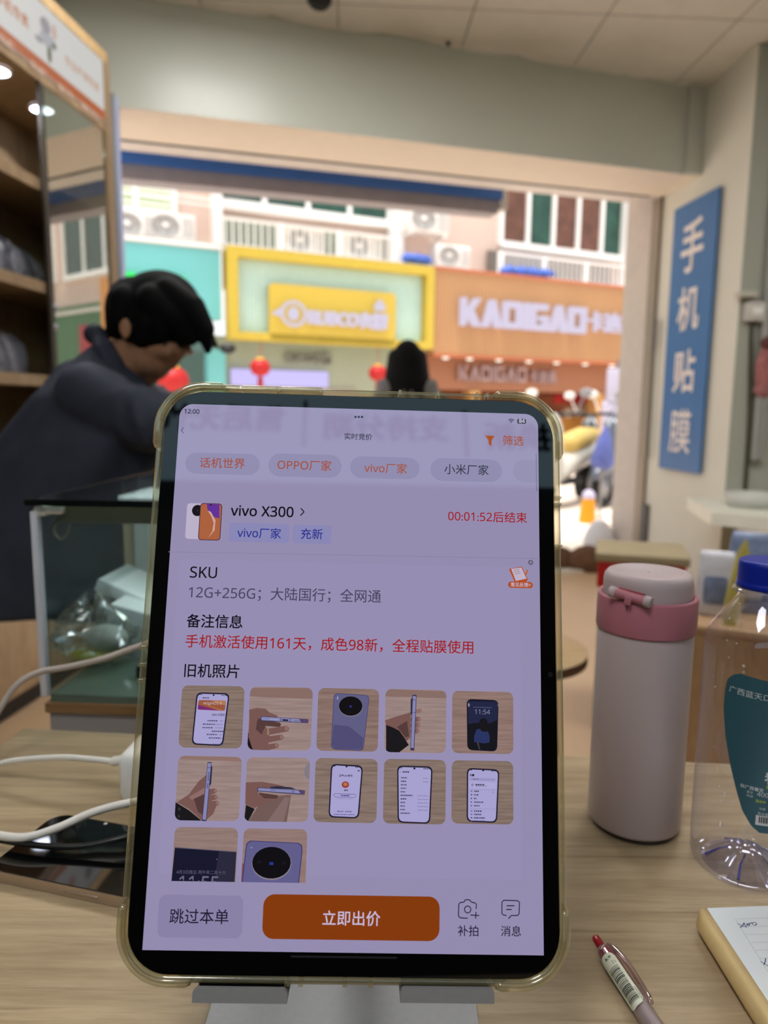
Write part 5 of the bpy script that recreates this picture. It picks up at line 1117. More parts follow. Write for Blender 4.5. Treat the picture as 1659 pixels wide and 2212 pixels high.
t.el(.54, .285, .20, .165, (120, 112, 130)); t.el(.538, .277, .193, .155, (12, 9, 14)); t.poly([(.51, .27), (.565, .272), (.545, .305), (.53, .305)], (44, 50, 130)); t.rq([(.31, .13), (.33, .13), (.33, .18), (.31, .18)], .006, (160, 156, 190)); t.done('third picture: lilac phone back with a round black camera')
t = Th((833, 1488), (963, 1627), WD2); t.poly([(0, .0), (1, .02), (1, .13), (0, .12)], (134, 108, 100)); t.l -= 1; t.poly([(.02, .56), (.25, .66), (.395, .88), (.20, 1.03), (.03, 1.03)], SLV)
t.cap((.45, .36), (.57, .335), .03, .03, SKL); t.poly([(.0, .50), (.20, .43), (.40, .37), (.43, .36), (.42, .46), (.42, .76), (.36, .82), (.22, .64), (.02, .57)], SKN); t.poly([(.20, .60), (.36, .50), (.40, .74), (.34, .76)], SKD)
for k, (a_, b_) in enumerate(((.55, .47), (.54, .56), (.53, .65))): t.cap((.46, b_ + .01), (a_, b_), .045, .037, SKN); t.el(a_ + .01, b_, .022, .03, SKL)
t.rq([(.415, .15), (.44, .13), (.44, .42), (.415, .38)], .012, (40, 38, 60)); t.rq([(.44, .08), (.51, .085), (.485, .965), (.42, .96)], .015, (54, 50, 84)); t.rq([(.45, .10), (.50, .105), (.475, .925), (.43, .92)], .01, STEEL); t.poly([(.445, .16), (.503, .163), (.503, .17), (.445, .167)], (60, 58, 90)); t.poly([(.44, .36), (.50, .363), (.50, .37), (.44, .367)], (60, 58, 90)); t.done('fourth picture: hand holding a phone edge on')
t = Th((977, 1492), (1109, 1629), em_wood((128, 104, 96), (150, 124, 116))); i4 = t.front([(.235, .125), (.76, .135), (.735, .945), (.25, .93)], False, .012); t.poly([(.255, .16), (.745, .16), (.735, .45), (.62, .50), (.40, .52), (.262, .52)], (32, 36, 66)); t.poly([(.262, .52), (.42, .50), (.735, .58), (.73, .66), (.265, .66)], (18, 18, 26))
t.tx('11:54', .37, .325, .62, (128, 128, 158)); t.dash(.345, .255, .65, (92, 92, 124), .006); t.poly([(.40, .60), (.56, .58), (.61, .70), (.61, .80), (.53, .82), (.36, .80), (.36, .70)], (40, 50, 96)); t.poly([(.46, .44), (.52, .42), (.57, .45), (.60, .60), (.56, .64), (.48, .63), (.42, .55)], (20, 18, 22)); t.poly([(.40, .80), (.44, .92), (.46, .92), (.43, .80)], (60, 58, 66)); t.el(.27, .22, .013, .03, (150, 146, 156)); t.el(.75, .215, .006, .018, (140, 136, 150)); t.done('fifth picture: dark lock screen')
t = Th((386, 1632), (516, 1774), WD2); t.poly([(.0, .0), (1, .01), (1, .075), (.4, .06), (0, .05)], (140, 112, 104)); t.l -= 1; t.poly([(.0, .70), (.22, .82), (.45, .99), (.43, 1.04), (.0, 1.04)], SLV); t.el(.065, .80, .02, .025, (52, 54, 52)); t.el(.065, .91, .02, .025, (46, 48, 46))
t.poly([(.02, .70), (.20, .58), (.34, .38), (.46, .28), (.46, .52), (.45, .96), (.42, .96), (.22, .80)], SKN); t.poly([(.28, .64), (.44, .54), (.44, .88), (.36, .84)], SKD); t.poly([(.20, .62), (.40, .50), (.46, .46), (.46, .56), (.25, .66)], SKL)
t.poly([(.53, .64), (.64, .74), (.60, .86), (.50, .95), (.50, .7)], SKN)
for a_, b_ in ((.60, .52), (.62, .61), (.645, .70)): t.cap((.52, b_ + .02), (a_, b_), .045, .038, SKN); t.el(a_ + .012, b_ - .005, .024, .03, SKL)
t.rq([(.51, .13), (.545, .15), (.54, .42), (.51, .45)], .012, (40, 38, 58)); t.rq([(.465, .085), (.53, .085), (.50, .99), (.43, .98)], .015, (54, 50, 84)); t.rq([(.472, .10), (.522, .10), (.492, .95), (.44, .945)], .01, STEEL); t.rq([(.483, .23), (.507, .232), (.504, .37), (.48, .37)], .008, (100, 98, 146)); t.rq([(.478, .40), (.502, .40), (.498, .48), (.475, .48)], .008, (100, 98, 146)); t.poly([(.47, .165), (.525, .168), (.525, .176), (.47, .173)], (60, 58, 90)); t.done('sixth picture: hand holding a phone edge on, keys showing')
t = Th((534, 1635), (665, 1776), WD2); t.el(1.0, .20, .085, .12, (124, 120, 132)); t.el(1.01, .20, .05, .075, (140, 118, 116)); t.poly([(.05, 1.0), (.22, .72), (.50, .58), (.72, .56), (.66, 1.05)], (112, 88, 84)); t.poly([(.36, .98), (.62, .60), (.70, .60), (.60, 1.05)], (128, 104, 102))
t.poly([(.02, .72), (.16, .78), (.04, 1.02), (.0, 1.02)], SLV); t.poly([(.0, .385), (.25, .37), (.46, .40), (.60, .43), (.60, .47), (.20, .48), (.20, .55), (.40, .56), (.52, .575), (.48, .63), (.30, .70), (.15, .77), (0.01, .71)], SKN); t.poly([(.20, .53), (.52, .57), (.50, .62), (.30, .62)], SKD)
t.poly([(.38, .445), (.50, .43), (.72, .445), (.80, .475), (.40, .465)], (46, 44, 64)); t.rq([(.19, .455), (.94, .485), (.935, .555), (.185, .515)], .02, (48, 44, 84)); t.rq([(.20, .463), (.93, .492), (.925, .54), (.195, .505)], .02, STEEL); t.poly([(.83, .487), (.94, .49), (.935, .55), (.88, .548)], (84, 66, 100))
for k in range(3): t.el(.405 + .028 * k, .49, .007, .007, (40, 38, 70)); t.l -= 1
t.l += 1; t.el(.765, .512, .007, .007, (40, 38, 70)); t.poly([(.74, .482), (.748, .482), (.745, .545), (.737, .545)], (60, 58, 96)); t.done('seventh picture: hand holding a phone flat, top side')
t = Th((682, 1637), (813, 1778), WD1); i4 = t.front([(.25, .085), (.765, .105), (.72, .915), (.235, .905)]); t.el(.50, .125, .016, .013, (20, 18, 30)); t.dash(.29, .12, .33, INK, .006); t.dash(.64, .13, .72, INK, .007, 3); t.dash(.68, .185, .72, INK, .01, 5); t.tx('<', .285, .172, .297, INK)
t.tx('登录vivo账号', .385, .262, .60, INK2, .02); t.el(.49, .40, .058, .05, (150, 40, 40)); t.el(.49, .395, .036, .030, (176, 116, 70)); t.dash(.475, .485, .53, (60, 56, 90), .011, 8); t.rq([(.305, .535), (.67, .54), (.668, .595), (.305, .59)], .04, (60, 62, 128)); t.rq([(.311, .541), (.664, .546), (.662, .589), (.311, .584)], .035, SCRW); t.dash(.42, .565, .56, (40, 46, 120), .009, 4); t.dash(.36, .61, .62, (130, 124, 170), .004, 6); t.dash(.375, .805, .47, (70, 74, 130), .008, 2); t.dash(.50, .805, .61, (70, 74, 130), .008, 3); t.dash(.32, .85, .66, (90, 92, 150), .007, 4); t.done('eighth picture: phone front with a sign in page')
t = Th((830, 1639), (962, 1781), WD1); i4 = t.front([(.21, .10), (.785, .105), (.755, .985), (.235, .975)]); t.el(.49, .14, .018, .015, (20, 18, 30)); t.dash(.25, .135, .30, INK, .006); t.dash(.635, .14, .74, INK, .007, 3); t.tx('<', .255, .195, .272, INK); t.dash(.30, .195, .41, INK, .011, 5)
for k in range(11): b_ = .285 + .0535 * k; t.dash(.275, b_, .275 + (.10, .09, .09, .09, .07, .19, .09, .07, .07, .07, .15)[k], (54, 50, 88), .010, k); (t.dash(.63 if k < 2 else .55, b_ + .003, .72, (124, 118, 164), .006, k + 20) if k not in (2, 3, 4, 10) else None)
t.done('ninth picture: phone front with a list of details')
t = Th((976, 1642), (1109, 1781), WD1); i4 = t.front([(.245, .115), (.775, .13), (.735, .955), (.245, .945)]); t.el(.51, .15, .016, .013, (20, 18, 30)); t.dash(.28, .145, .33, INK, .006); t.dash(.645, .155, .74, INK, .007, 3); t.tx('设置', .29, .225, .365, INK2, .03); t.rq([(.29, .265), (.71, .27), (.71, .31), (.29, .305)], .02, (150, 144, 190)); t.dash(.345, .285, .44, (110, 104, 150), .008, 4)
t.rq([(.285, .335), (.72, .34), (.72, .425), (.285, .42)], .02, (172, 166, 212)); t.el(.335, .375, .024, .024, (138, 134, 176)); t.dash(.385, .37, .535, INK, .012, 7); t.dash(.385, .395, .57, (120, 114, 160), .005, 8)
for k in range(9): b_ = (.47, .525, .58, .635, .69, .77, .82, .872, .922)[k]; t.dash(.305, b_, .335, (80, 76, 120), .010, k); t.dash(.36, b_, .36 + (.085, .07, .04, .15, .09, .13, .11, .17, .17)[k], (54, 50, 88), .010, k + 30)
t.el(.665, .475, .013, .013, (140, 134, 178)); t.poly([(.285, .728), (.72, .731), (.72, .738), (.285, .735)], (148, 142, 186)); t.poly([(.285, .435), (.72, .438), (.72, .445), (.285, .442)], (148, 142, 186)); t.done('tenth picture: phone front with a settings menu')
t = Th((378, 1786), (509, 1905), em_wood((136, 112, 106), (152, 128, 122)), True); hb = (t.y1 - t.y0) / t.full; t.poly([(.02, .305), (.99, .36), (.985, hb), (0, hb)], (20, 20, 42)); t.poly([(.72, .345), (.985, .36), (.985, hb), (.66, hb)], (40, 38, 58)); t.poly([(.02, .30), (.99, .352), (.99, .362), (.02, .312)], (88, 84, 104)); t.tx('4月3日周五 丙午年二月十六', .07, .665, .84, (96, 94, 122)); t.el(.69, .47, .006, .006, (160, 156, 180))
v, f, bb = text_mesh('11:55', .01, 0); m_ = em((104, 102, 130), 1); t.ms.append(m_); s_ = .62 * t.full / (bb[1] - bb[0]); xq, yq = t.q(.12, .72)
zz = .00008 + LAY * .7 * t.l; t.b.text('11:55', lambda X, Y, Z: (xq + (X - bb[0]) * s_, max(t.y0, yq + (Y - bb[3]) * s_), zz), len(t.ms) - 1, .01); t.done('eleventh picture: dark lock screen close up, cut at the bottom')
t = Th((527, 1789), (660, 1907), em_wood((136, 112, 106), (150, 124, 118)), True); hb = (t.y1 - t.y0) / t.full; t.cap((.01, .55), (-.0, .80), .03, .03, (130, 72, 70)); t.poly([(.90, .82), (1.0, .84), (.99, hb), (.88, hb)], (140, 84, 80)); t.poly([(.04, .32), (.05, .22), (.11, .18), (.86, .20), (.92, .23), (.935, .32), (.90, hb), (.01, hb)], (62, 54, 108)); t.poly([(.055, .32), (.065, .23), (.12, .192), (.85, .21), (.905, .24), (.92, .32), (.885, hb), (.025, hb)], (96, 92, 138)); t.el(.46, .51, .31, .245, (136, 128, 140)); t.el(.458, .50, .302, .235, (10, 8, 14)); t.rq([(.425, .49), (.49, .492), (.488, .535), (.425, .533)], .01, (34, 52, 140)); t.el(.27, .49, .03, .025, (22, 20, 26)); t.el(.65, .50, .03, .025, (22, 20, 26)); t.tx('5G', .12, .28, .15, (150, 146, 180), .05); t.done('twelfth picture: lilac phone back close up, cut at the bottom')
# bottom bar
b = MB(TM); b.flat(uirect((345, 1932), (522, 2027), .0030), .00008 + LAY, 0); uitext('', '跳过本单', (367, 1978), (494, 1980), INK2, 4, 0, b, 1); b.build('skip_button', [em((137, 129, 165), 1), em((26, 22, 46), 1)], screen)
b = MB(TM); b.flat(uirect((570, 1931), (949, 2033), .0048), .00008 + LAY, 0); uitext('', '立即出价', (697, 1982), (821, 1984), INK2, 4, .006, b, 1); b.build('bid_button', [em((131, 56, 6), 1), em((196, 180, 206), 1)], screen, 'orange bid button')
def poly_line(pts, wd): return [line(p, q, wd) for p, q in zip(pts, pts[1:])]
S = lambda px, py: U(px, py)
b = MB(TM); w_ = .00042
for pts in ([(1010, 1983), (994, 1982), (990, 1978), (991, 1952), (994, 1949), (1002, 1948), (1005, 1943), (1014, 1943), (1018, 1948), (1026, 1950), (1029, 1953), (1028, 1963)], [(1016, 1976), (1035, 1977)], [(1028, 1969), (1027, 1984)]):
    for g in poly_line([S(*p) for p in pts], w_): b.flat(g, .00032)
b.flat(arcband(S(1010, 1964), .0012, .0016, 0, 359.9, 28), .00032); uitext('', '补拍', (989, 2010), (1033, 2010), INK, 4, 0, b, 0); b.build('reshoot_icon', em((24, 20, 44), 1), screen)
b = MB(TM)
for pts in ([(1094, 1977), (1087, 1976), (1084, 1973), (1084, 1948), (1088, 1944), (1118, 1945), (1122, 1949), (1121, 1973), (1118, 1977), (1104, 1977), (1098, 1984)], [(1094, 1956), (1111, 1956)], [(1093, 1964), (1105, 1964)]):
    for g in poly_line([S(*p) for p in pts], w_): b.flat(g, .00032)
uitext('', '消息', (1082, 2010), (1125, 2011), INK, 4, 0, b, 0); b.build('message_icon', em((24, 20, 44), 1), screen)
# outdoor paints, as measured under an overcast street light about 1.6 times paper white
def omat(name, rgb, *a, **k):
    c = lin(*rgb); g = .64; return mat(name, (c[0] * g, c[1] * g, c[2] * g, 1), *a, **k)
# ================================================================== the street outside
SO = P(490, 740, 13.0); SO.z = 0; SA = R_(65)
SX = Vector((math.sin(SA), math.cos(SA), 0)); SY = Vector((-math.cos(SA), math.sin(SA), 0))
SMx = frame(SO, SX, SY, (0, 0, 1))                         # x along the far facade, y into its buildings
def FS(px, py, t=0.0): q = SMx.inverted() @ PP(px, py, SO + SY * t, SY); return q.x, q.z
M_pave = mat('pale_pink_paving', (232, 214, 198), .8, .2, var=.05, scale=2)
b = MB(); b.flat([(-30, 3.0), (40, 3.0), (40, 45), (-30, 45)], -.035); b.build('floor_street', M_pave, kind='structure')
# --- upper storeys
M_pink = mat('pink_render', (222, 196, 182), .8, .2, var=.03, scale=2); M_wht = mat('white_frame_paint', (246, 242, 238), .5, var=.02)
M_pane = omat('dark_green_pane', (44, 92, 76), .15, .6, var=.35, scale=3); M_brown = omat('brown_curtain_pane', (128, 84, 66), .3, .5, var=.3, scale=5); M_lg = mat('pale_green_shutter', (176, 202, 140), .5, var=.15, scale=6)
bd = thing('apartment_building', SMx @ Vector((4, 2, 0)), 'pink rendered building with white framed windows above the shops opposite', 'building')
b = MB(SMx); zb = FS(490, 530)[1]
b.box(-8, 26, .75, 1.0, zb - .6, 9.5); b.build('wall', M_pink, bd)
b = MB(SMx); b.box(-8, 26, -.02, .75, zb - .10, zb + .02); b.build('ledge', mat('grey_ledge', (196, 190, 182), .7), bd)
def window(x0, x1, z0, z1, n, panes, fw=.09):
    b = MB(SMx); b.box(x0, x1, .62, .76, z1 - fw, z1 + .05); b.box(x0, x1, .60, .76, z0 - .06, z0 + fw)
    for k in range(n + 1): x_ = x0 + (x1 - x0) * k / n; b.box(x_ - fw / 2, x_ + fw / 2, .63, .76, z0, z1)
    f_ = b.build('window_frame', M_wht, bd)
    for k in range(n):
        xa_, xb_ = x0 + (x1 - x0) * k / n + fw / 2, x0 + (x1 - x0) * (k + 1) / n - fw / 2
        MB(SMx).box(xa_, xb_, .70, .74, z0 + fw, z1 - fw).build('pane', panes[k % len(panes)], f_)
Y7 = .7
a = FS(470, 395, Y7); c = FS(838, 495, Y7); zsill = FS(640, 462, Y7)[1]; ztop = 6.3
window(a[0], c[0], zsill, ztop, 4, [M_pane])
a2 = FS(1083, 430, Y7); c2 = FS(1345, 540, Y7); zs2 = FS(1200, 545, Y7)[1]
window(a2[0], c2[0], zs2, 6.6, 5, [M_brown, M_pane, M_brown, M_brown, M_pane])
a3_ = FS(258, 390, Y7); c3_2 = FS(376, 460, Y7); window(a3_[0] - .4, c3_2[0], FS(320, 462, Y7)[1], 5.5, 2, [M_lg])
b = MB(SMx)
for k in range(9): z_ = FS(320, 462, Y7)[1] + .15 + .13 * k; b.box(a3_[0] - .3, c3_2[0] - .05, .66, .69, z_, z_ + .05)
b.build('louvre', mat('white_louvre', (240, 240, 228), .5), bd)
xc0 = FS(455, 450, Y7)[0]; xc1 = FS(474, 450, Y7)[0]; b = MB(SMx); b.box(xc0, xc1, .45, .8, zb, 9); b.build('pilaster', M_wht, bd)
xc0 = FS(836, 450, Y7)[0]; xc1 = FS(862, 450, Y7)[0]; b = MB(SMx); b.box(xc0, xc1, .45, .8, zb, 9); b.build('pilaster', M_wht, bd)
xc0 = FS(1340, 500, Y7)[0]; b = MB(SMx); b.box(xc0, xc0 + .35, .45, .8, zb, 9); b.build('pilaster', M_wht, bd)
for x0_, n_ in ((10.6, 2), (13.4, 3), (17.5, 3), (21.5, 3)): window(x0_, x0_ + 1.15 * n_, 5.0, 7.2, n_, [omat('grey_green_pane', (110, 124, 116), .2, .5, var=.2)])
def railing(x0, x1, z0, z1, back):
    b = MB(SMx); b.box(x0, x1, .16, .20, z1 - .05, z1); b.box(x0, x1, .16, .20, z0, z0 + .05); n = int((x1 - x0) / .13)
    for k in range(n + 1): x_ = x0 + (x1 - x0) * k / n; b.box(x_ - .014, x_ + .014, .17, .19, z0, z1)
    for k in range(4): x_ = x0 + (x1 - x0) * k / 3; b.box(x_ - .05, x_ + .05, .14, .22, z0, z1)
    rl_ = b.build('railing', M_wht, bd); MB(SMx).box(x0, x1, .60, .70, z0, z1 + .1).build('panel', back, rl_)
zr0 = zb + .02
railing(FS(470, 500, .2)[0], FS(848, 540, .2)[0], zr0, FS(640, 487, .2)[1], mat('grey_green_panel', (140, 148, 132), .7, var=.15))
railing(FS(1080, 560, .2)[0], FS(1348, 580, .2)[0], zr0, FS(1200, 557, .2)[1], omat('grey_panel', (150, 140, 130), .7, var=.2))
b = MB(SMx); x0_, x1_ = FS(258, 400, .2)[0], FS(850, 480, .2)[0]; z_ = FS(500, 436, .2)[1]
for dz_ in (0, -.10): b.tube([(x0_ - 1, .12, z_ + dz_), (x0_ + (x1_ - x0_) * .5, .12, z_ + dz_ - .05), (x1_ + .2, .12, z_ + dz_)], .012, 6)
b.build('overhead_cable', mat('white_cable_sheath', (244, 242, 240), .5), label='thin white cables strung along the pink building', cat='cable')
# --- air conditioners
M_ac = mat('white_ac_enamel', (238, 232, 226), .5, var=.03); M_fan = omat('grey_fan_grille', (206, 202, 198), .5, var=.2)
def make_ac():
    r = thing('air_conditioner', (0, 0, 0), '', 'air conditioner', 'outdoor units on the pink building')
    MB().box(-.40, .40, -.15, .15, 0, .56, 0, .02).build('casing', M_ac, r)
    b = MB(); b.lathe([(.001, 0), (.20, 0), (.215, .012), (.225, .012), (.235, 0)], 28, 0, Matrix.Translation((-.10, -.152, .28)) @ Matrix.Rotation(R_(90), 4, 'X')); b.build('fan_grille', M_fan, r)
    b = MB(); b.lathe([(.06, .006), (.05, .018), (.001, .02)], 16, 0, Matrix.Translation((-.10, -.153, .28)) @ Matrix.Rotation(R_(90), 4, 'X')); b.build('fan_hub', M_ac, r)
    b = MB()
    for k in range(7): b.box(.18, .37, -.156, -.15, .08 + .06 * k, .10 + .06 * k)
    b.build('side_vent', M_fan, r)
    b = MB(); b.box(-.36, -.30, -.14, .38, -.06, 0); b.box(.30, .36, -.14, .38, -.06, 0); b.build('bracket', M_wht, r); return r
ac0 = make_ac(); rotS = math.atan2(SX.y, SX.x)
for i, (px, py, wpx, lab_, s_) in enumerate(((655, 522, 92, 'outdoor air conditioner behind the railing over the yellow plate', 1), (782, 535, 92, 'outdoor air conditioner with a visible fan over the right end of the yellow sign', 1), (368, 492, 90, 'outdoor air conditioner over the teal sign, right of a pair', 1), (286, 488, 60, 'outdoor air conditioner over the teal sign, left of a pair', 1), (918, 478, 86, 'high outdoor air conditioner hung on the pink wall under the awning box', 1.15), (972, 556, 80, 'outdoor air conditioner just above the orange sign', 1))):
    o = ac0 if i == 0 else copy_tree(ac0); x_, z_ = FS(px, py, .3); o.location = SMx @ Vector((x_, .36 if i < 2 else .30, z_ - .22 * s_)); o.rotation_euler = (0, 0, rotS); o.scale = (s_, s_, s_ * .78); o['label'] = lab_
# --- shop signs
def px_rect(tl, br_, t=0.0): a = FS(*tl, t); c = FS(*br_, t); return a[0], c[0], c[1], a[1]
M_mint = mat('mint_slat_panel', (204, 230, 220), .6, var=.03); M_teal = omat('teal_panel', (140, 232, 232), .5, var=.04, scale=1); M_orange = omat('orange_sheet', (236, 182, 130), .55, var=.03, scale=1)
x1t = FS(480, 600)[0]; zt1 = FS(470, 538)[1]; zt0 = FS(470, 690)[1]
r = thing('shop_sign', SMx @ Vector((x1t - 1.6, .1, zt0)), 'teal shop sign with green letters behind the leaning man', 'sign')
MB(SMx).box(x1t - 3.6, x1t - .03, .0, .25, zt0, zt1, 0).build('panel', M_teal, r)
b = MB(SMx); b.box(x1t - 3.62, x1t, -.03, .25, zt1, zt1 + .06); b.box(x1t - .03, x1t, -.03, .25, zt0, zt1); b.build('edge_trim', M_wht, r)
b = MB(SMx); x_, z_ = FS(258, 622); xe, ze = FS(402, 606); v, f, bb = text_mesh('绿色鲜果', .03, .03); s_ = (xe - x_) / (bb[1] - bb[0])
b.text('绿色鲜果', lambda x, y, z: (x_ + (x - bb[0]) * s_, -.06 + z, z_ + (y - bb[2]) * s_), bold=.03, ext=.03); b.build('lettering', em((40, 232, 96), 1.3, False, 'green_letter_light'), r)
ya0, ya1, yz0, yz1 = px_rect((486, 532), (925, 757)); yz1 = (FS(486, 531)[1] + FS(925, 583)[1]) / 2; yz0 = (FS(486, 732)[1] + FS(920, 757)[1]) / 2
r = thing('shop_sign', SMx @ Vector(((ya0 + ya1) / 2, 0, yz0)), 'yellow framed mint shop sign with a yellow name plate across the street', 'sign')
b = MB(SMx); fw = .17; b.box(ya0, ya0 + fw, -.22, .1, yz0, yz1); b.box(ya1 - fw, ya1, -.22, .1, yz0, yz1); b.box(ya0 + fw, ya1 - fw, -.22, .1, yz1 - fw, yz1); b.box(ya0 + fw, ya1 - fw, -.22, .1, yz0, yz0 + fw * .8); b.build('frame', omat('yellow_frame_paint', (246, 214, 78), .45), r)
b = MB(SMx); b.box(ya0 + fw, ya1 - fw, 0, .1, yz0 + .1, yz1 - fw); nn_ = 60
for k in range(nn_): x_ = ya0 + fw + (ya1 - ya0 - 2 * fw) * (k + .5) / nn_; b.box(x_ - .016, x_ + .016, -.02, 0, yz0 + .1, yz1 - fw)
b.build('slatted_panel', M_mint, r)
pa0, pa1, pz0, pz1 = px_rect((581, 606), (853, 745), -.2); pz1 = (FS(581, 611, -.2)[1] + FS(852, 634, -.2)[1]) / 2; pz0 = yz0 + .02
plt = MB(SMx @ Matrix.Translation((0, -.22, 0)) @ Matrix(((1, 0, 0, 0), (0, 0, 1, 0), (0, 1, 0, 0), (0, 0, 0, 1)))).prism(rrect(pa0, pz0, pa1, pz1, .08), 0, .12).build('name_plate', omat('bright_yellow_panel', (250, 216, 84), .45, var=.02), r)
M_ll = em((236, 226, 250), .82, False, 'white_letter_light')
def letters(body, pl, pr, t, hpx, mt, par, nm='lettering', bold=.05, ext=.05, zoff=0.0):
    xa_, za_ = FS(*pl, t); xb_, zb_ = FS(*pr, t); v, f, bb = text_mesh(body, bold, ext); s_ = (xb_ - xa_) / (bb[1] - bb[0]); zc = (za_ + zb_) / 2
    hz_ = abs(FS(pl[0], pl[1] - hpx / 2, t)[1] - FS(pl[0], pl[1] + hpx / 2, t)[1]) / (bb[3] - bb[2])
    b = MB(SMx); b.text(body, lambda x, y, z: (xa_ + (x - bb[0]) * s_, t - z, zc + (y - (bb[2] + bb[3]) / 2) * hz_), bold=bold, ext=ext); return b.build(nm, mt, par)
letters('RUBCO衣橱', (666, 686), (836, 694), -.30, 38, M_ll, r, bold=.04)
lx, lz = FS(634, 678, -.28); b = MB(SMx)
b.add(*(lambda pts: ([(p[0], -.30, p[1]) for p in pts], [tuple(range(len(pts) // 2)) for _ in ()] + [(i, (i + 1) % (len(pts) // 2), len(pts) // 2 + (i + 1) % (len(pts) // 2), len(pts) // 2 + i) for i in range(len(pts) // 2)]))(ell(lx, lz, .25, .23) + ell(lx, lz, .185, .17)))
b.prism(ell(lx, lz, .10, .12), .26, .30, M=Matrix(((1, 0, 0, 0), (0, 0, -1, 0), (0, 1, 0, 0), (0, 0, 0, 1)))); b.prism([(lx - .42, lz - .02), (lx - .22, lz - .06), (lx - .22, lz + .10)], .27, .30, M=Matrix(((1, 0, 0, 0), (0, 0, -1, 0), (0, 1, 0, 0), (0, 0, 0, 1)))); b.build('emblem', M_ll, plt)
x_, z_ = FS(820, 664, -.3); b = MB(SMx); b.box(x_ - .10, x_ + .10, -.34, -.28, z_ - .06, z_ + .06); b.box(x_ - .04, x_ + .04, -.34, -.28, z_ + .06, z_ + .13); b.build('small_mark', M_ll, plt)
oz1 = (FS(932, 578, -.1)[1] + FS(1345, 626, -.1)[1]) / 2; oz0 = (FS(932, 758, -.1)[1] + FS(1340, 788, -.1)[1]) / 2; ox0 = ya1 + .05; ox1 = 11.3
r = thing('shop_sign', SMx @ Vector(((ox0 + ox1) / 2, 0, oz0)), 'long orange shop sign with white raised Latin letters across the street', 'sign')
b = MB(SMx); b.box(ox0, ox1, -.12, .25, oz0, oz1)
for k in range(90): x_ = ox0 + (ox1 - ox0) * (k + .5) / 90; b.box(x_ - .012, x_ + .012, -.135, -.12, oz0 + .02, oz1 - .05)
b.build('panel', M_orange, r)
b = MB(SMx); b.box(ox0, ox1, -.16, .25, oz1, oz1 + .05); b.box(ox0, ox1, -.15, -.05, oz0 - .05, oz0); b.build('edge_trim', omat('coral_trim', (240, 140, 96), .5), r)

def block_letters(pl, pr, t, hpx, mt, par, nm, dep=.14):   # heavy square capitals: K, an A without its bar, D, I, G, A, O
    T = .23; G = {'K': [[(0, 0), (T, 0), (T, 1), (0, 1)], [(T, .40), (.66, 1), (1, 1), (.52, .50), (T, .40)], [(.30, .62), (.55, .66), (1, 0), (.67, 0), (T, .46)]],
         'A': [[(0, 0), (.31, 0), (.62, 1), (.36, 1)], [(.69, 0), (1, 0), (.64, 1), (.38, 1)]], 'D': [[(0, 0), (T, 0), (T, 1), (0, 1)], [(T, 0), (.88, 0), (1, .14), (1, .22), (T, .22)], [(T, .78), (1, .78), (1, .86), (.88, 1), (T, 1)], [(1 - T, .22), (1, .22), (1, .78), (1 - T, .78)]],
         'I': [[(0, 0), (1, 0), (1, 1), (0, 1)]], 'G': [[(0, 0), (T, 0), (T, 1), (0, 1)], [(T, 0), (1, 0), (1, .22), (T, .22)], [(T, .78), (.95, .78), (.95, 1), (T, 1)], [(1 - T, .22), (1, .22), (1, .56), (1 - T, .56)], [(.5, .38), (1 - T, .38), (1 - T, .56), (.5, .56)]],
         'O': [[(0, 0), (T, 0), (T, 1), (0, 1)], [(T, 0), (1 - T, 0), (1 - T, .22), (T, .22)], [(T, .78), (1 - T, .78), (1 - T, 1), (T, 1)], [(1 - T, 0), (1, 0), (1, 1), (1 - T, 1)]]}
    W = {'I': .25}; word = 'KADIGAO'; tot = sum(W.get(c, 1) for c in word) + .15 * (len(word) - 1)
    xa_, za_ = FS(*pl, t); xb_, zb_ = FS(*pr, t); s_ = (xb_ - xa_) / tot; zc = (za_ + zb_) / 2; h_ = abs(FS(pl[0], pl[1] - hpx / 2, t)[1] - FS(pl[0], pl[1] + hpx / 2, t)[1]); x_ = xa_
    for c in word:
        b = MB(SMx); w_ = W.get(c, 1) * s_
        for pg_ in G[c]: b.prism([(x_ + p[0] * w_, zc - h_ / 2 + p[1] * h_) for p in pg_], -t - dep / 2, -t + dep / 2, M=Matrix(((1, 0, 0, 0), (0, 0, -1, 0), (0, 1, 0, 0), (0, 0, 0, 1))))
        b.build(nm, mt, par); x_ += w_ + .15 * s_
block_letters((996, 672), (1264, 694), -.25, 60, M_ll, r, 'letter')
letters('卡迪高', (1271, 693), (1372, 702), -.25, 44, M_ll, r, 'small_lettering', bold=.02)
b = MB(SMx)
for px in (960, 1012, 1075, 1140, 1200, 1262, 1320):
    x_, z_ = FS(px, 765, .1); b.lathe([(.001, 0), (.07, 0), (.06, -.03), (.001, -.04)], 14, 0, Matrix.Translation((x_, .05, oz0 - .05)))
b.build('spot_lamp', em((255, 246, 226), 1.6, False, 'sign_downlight'), r)
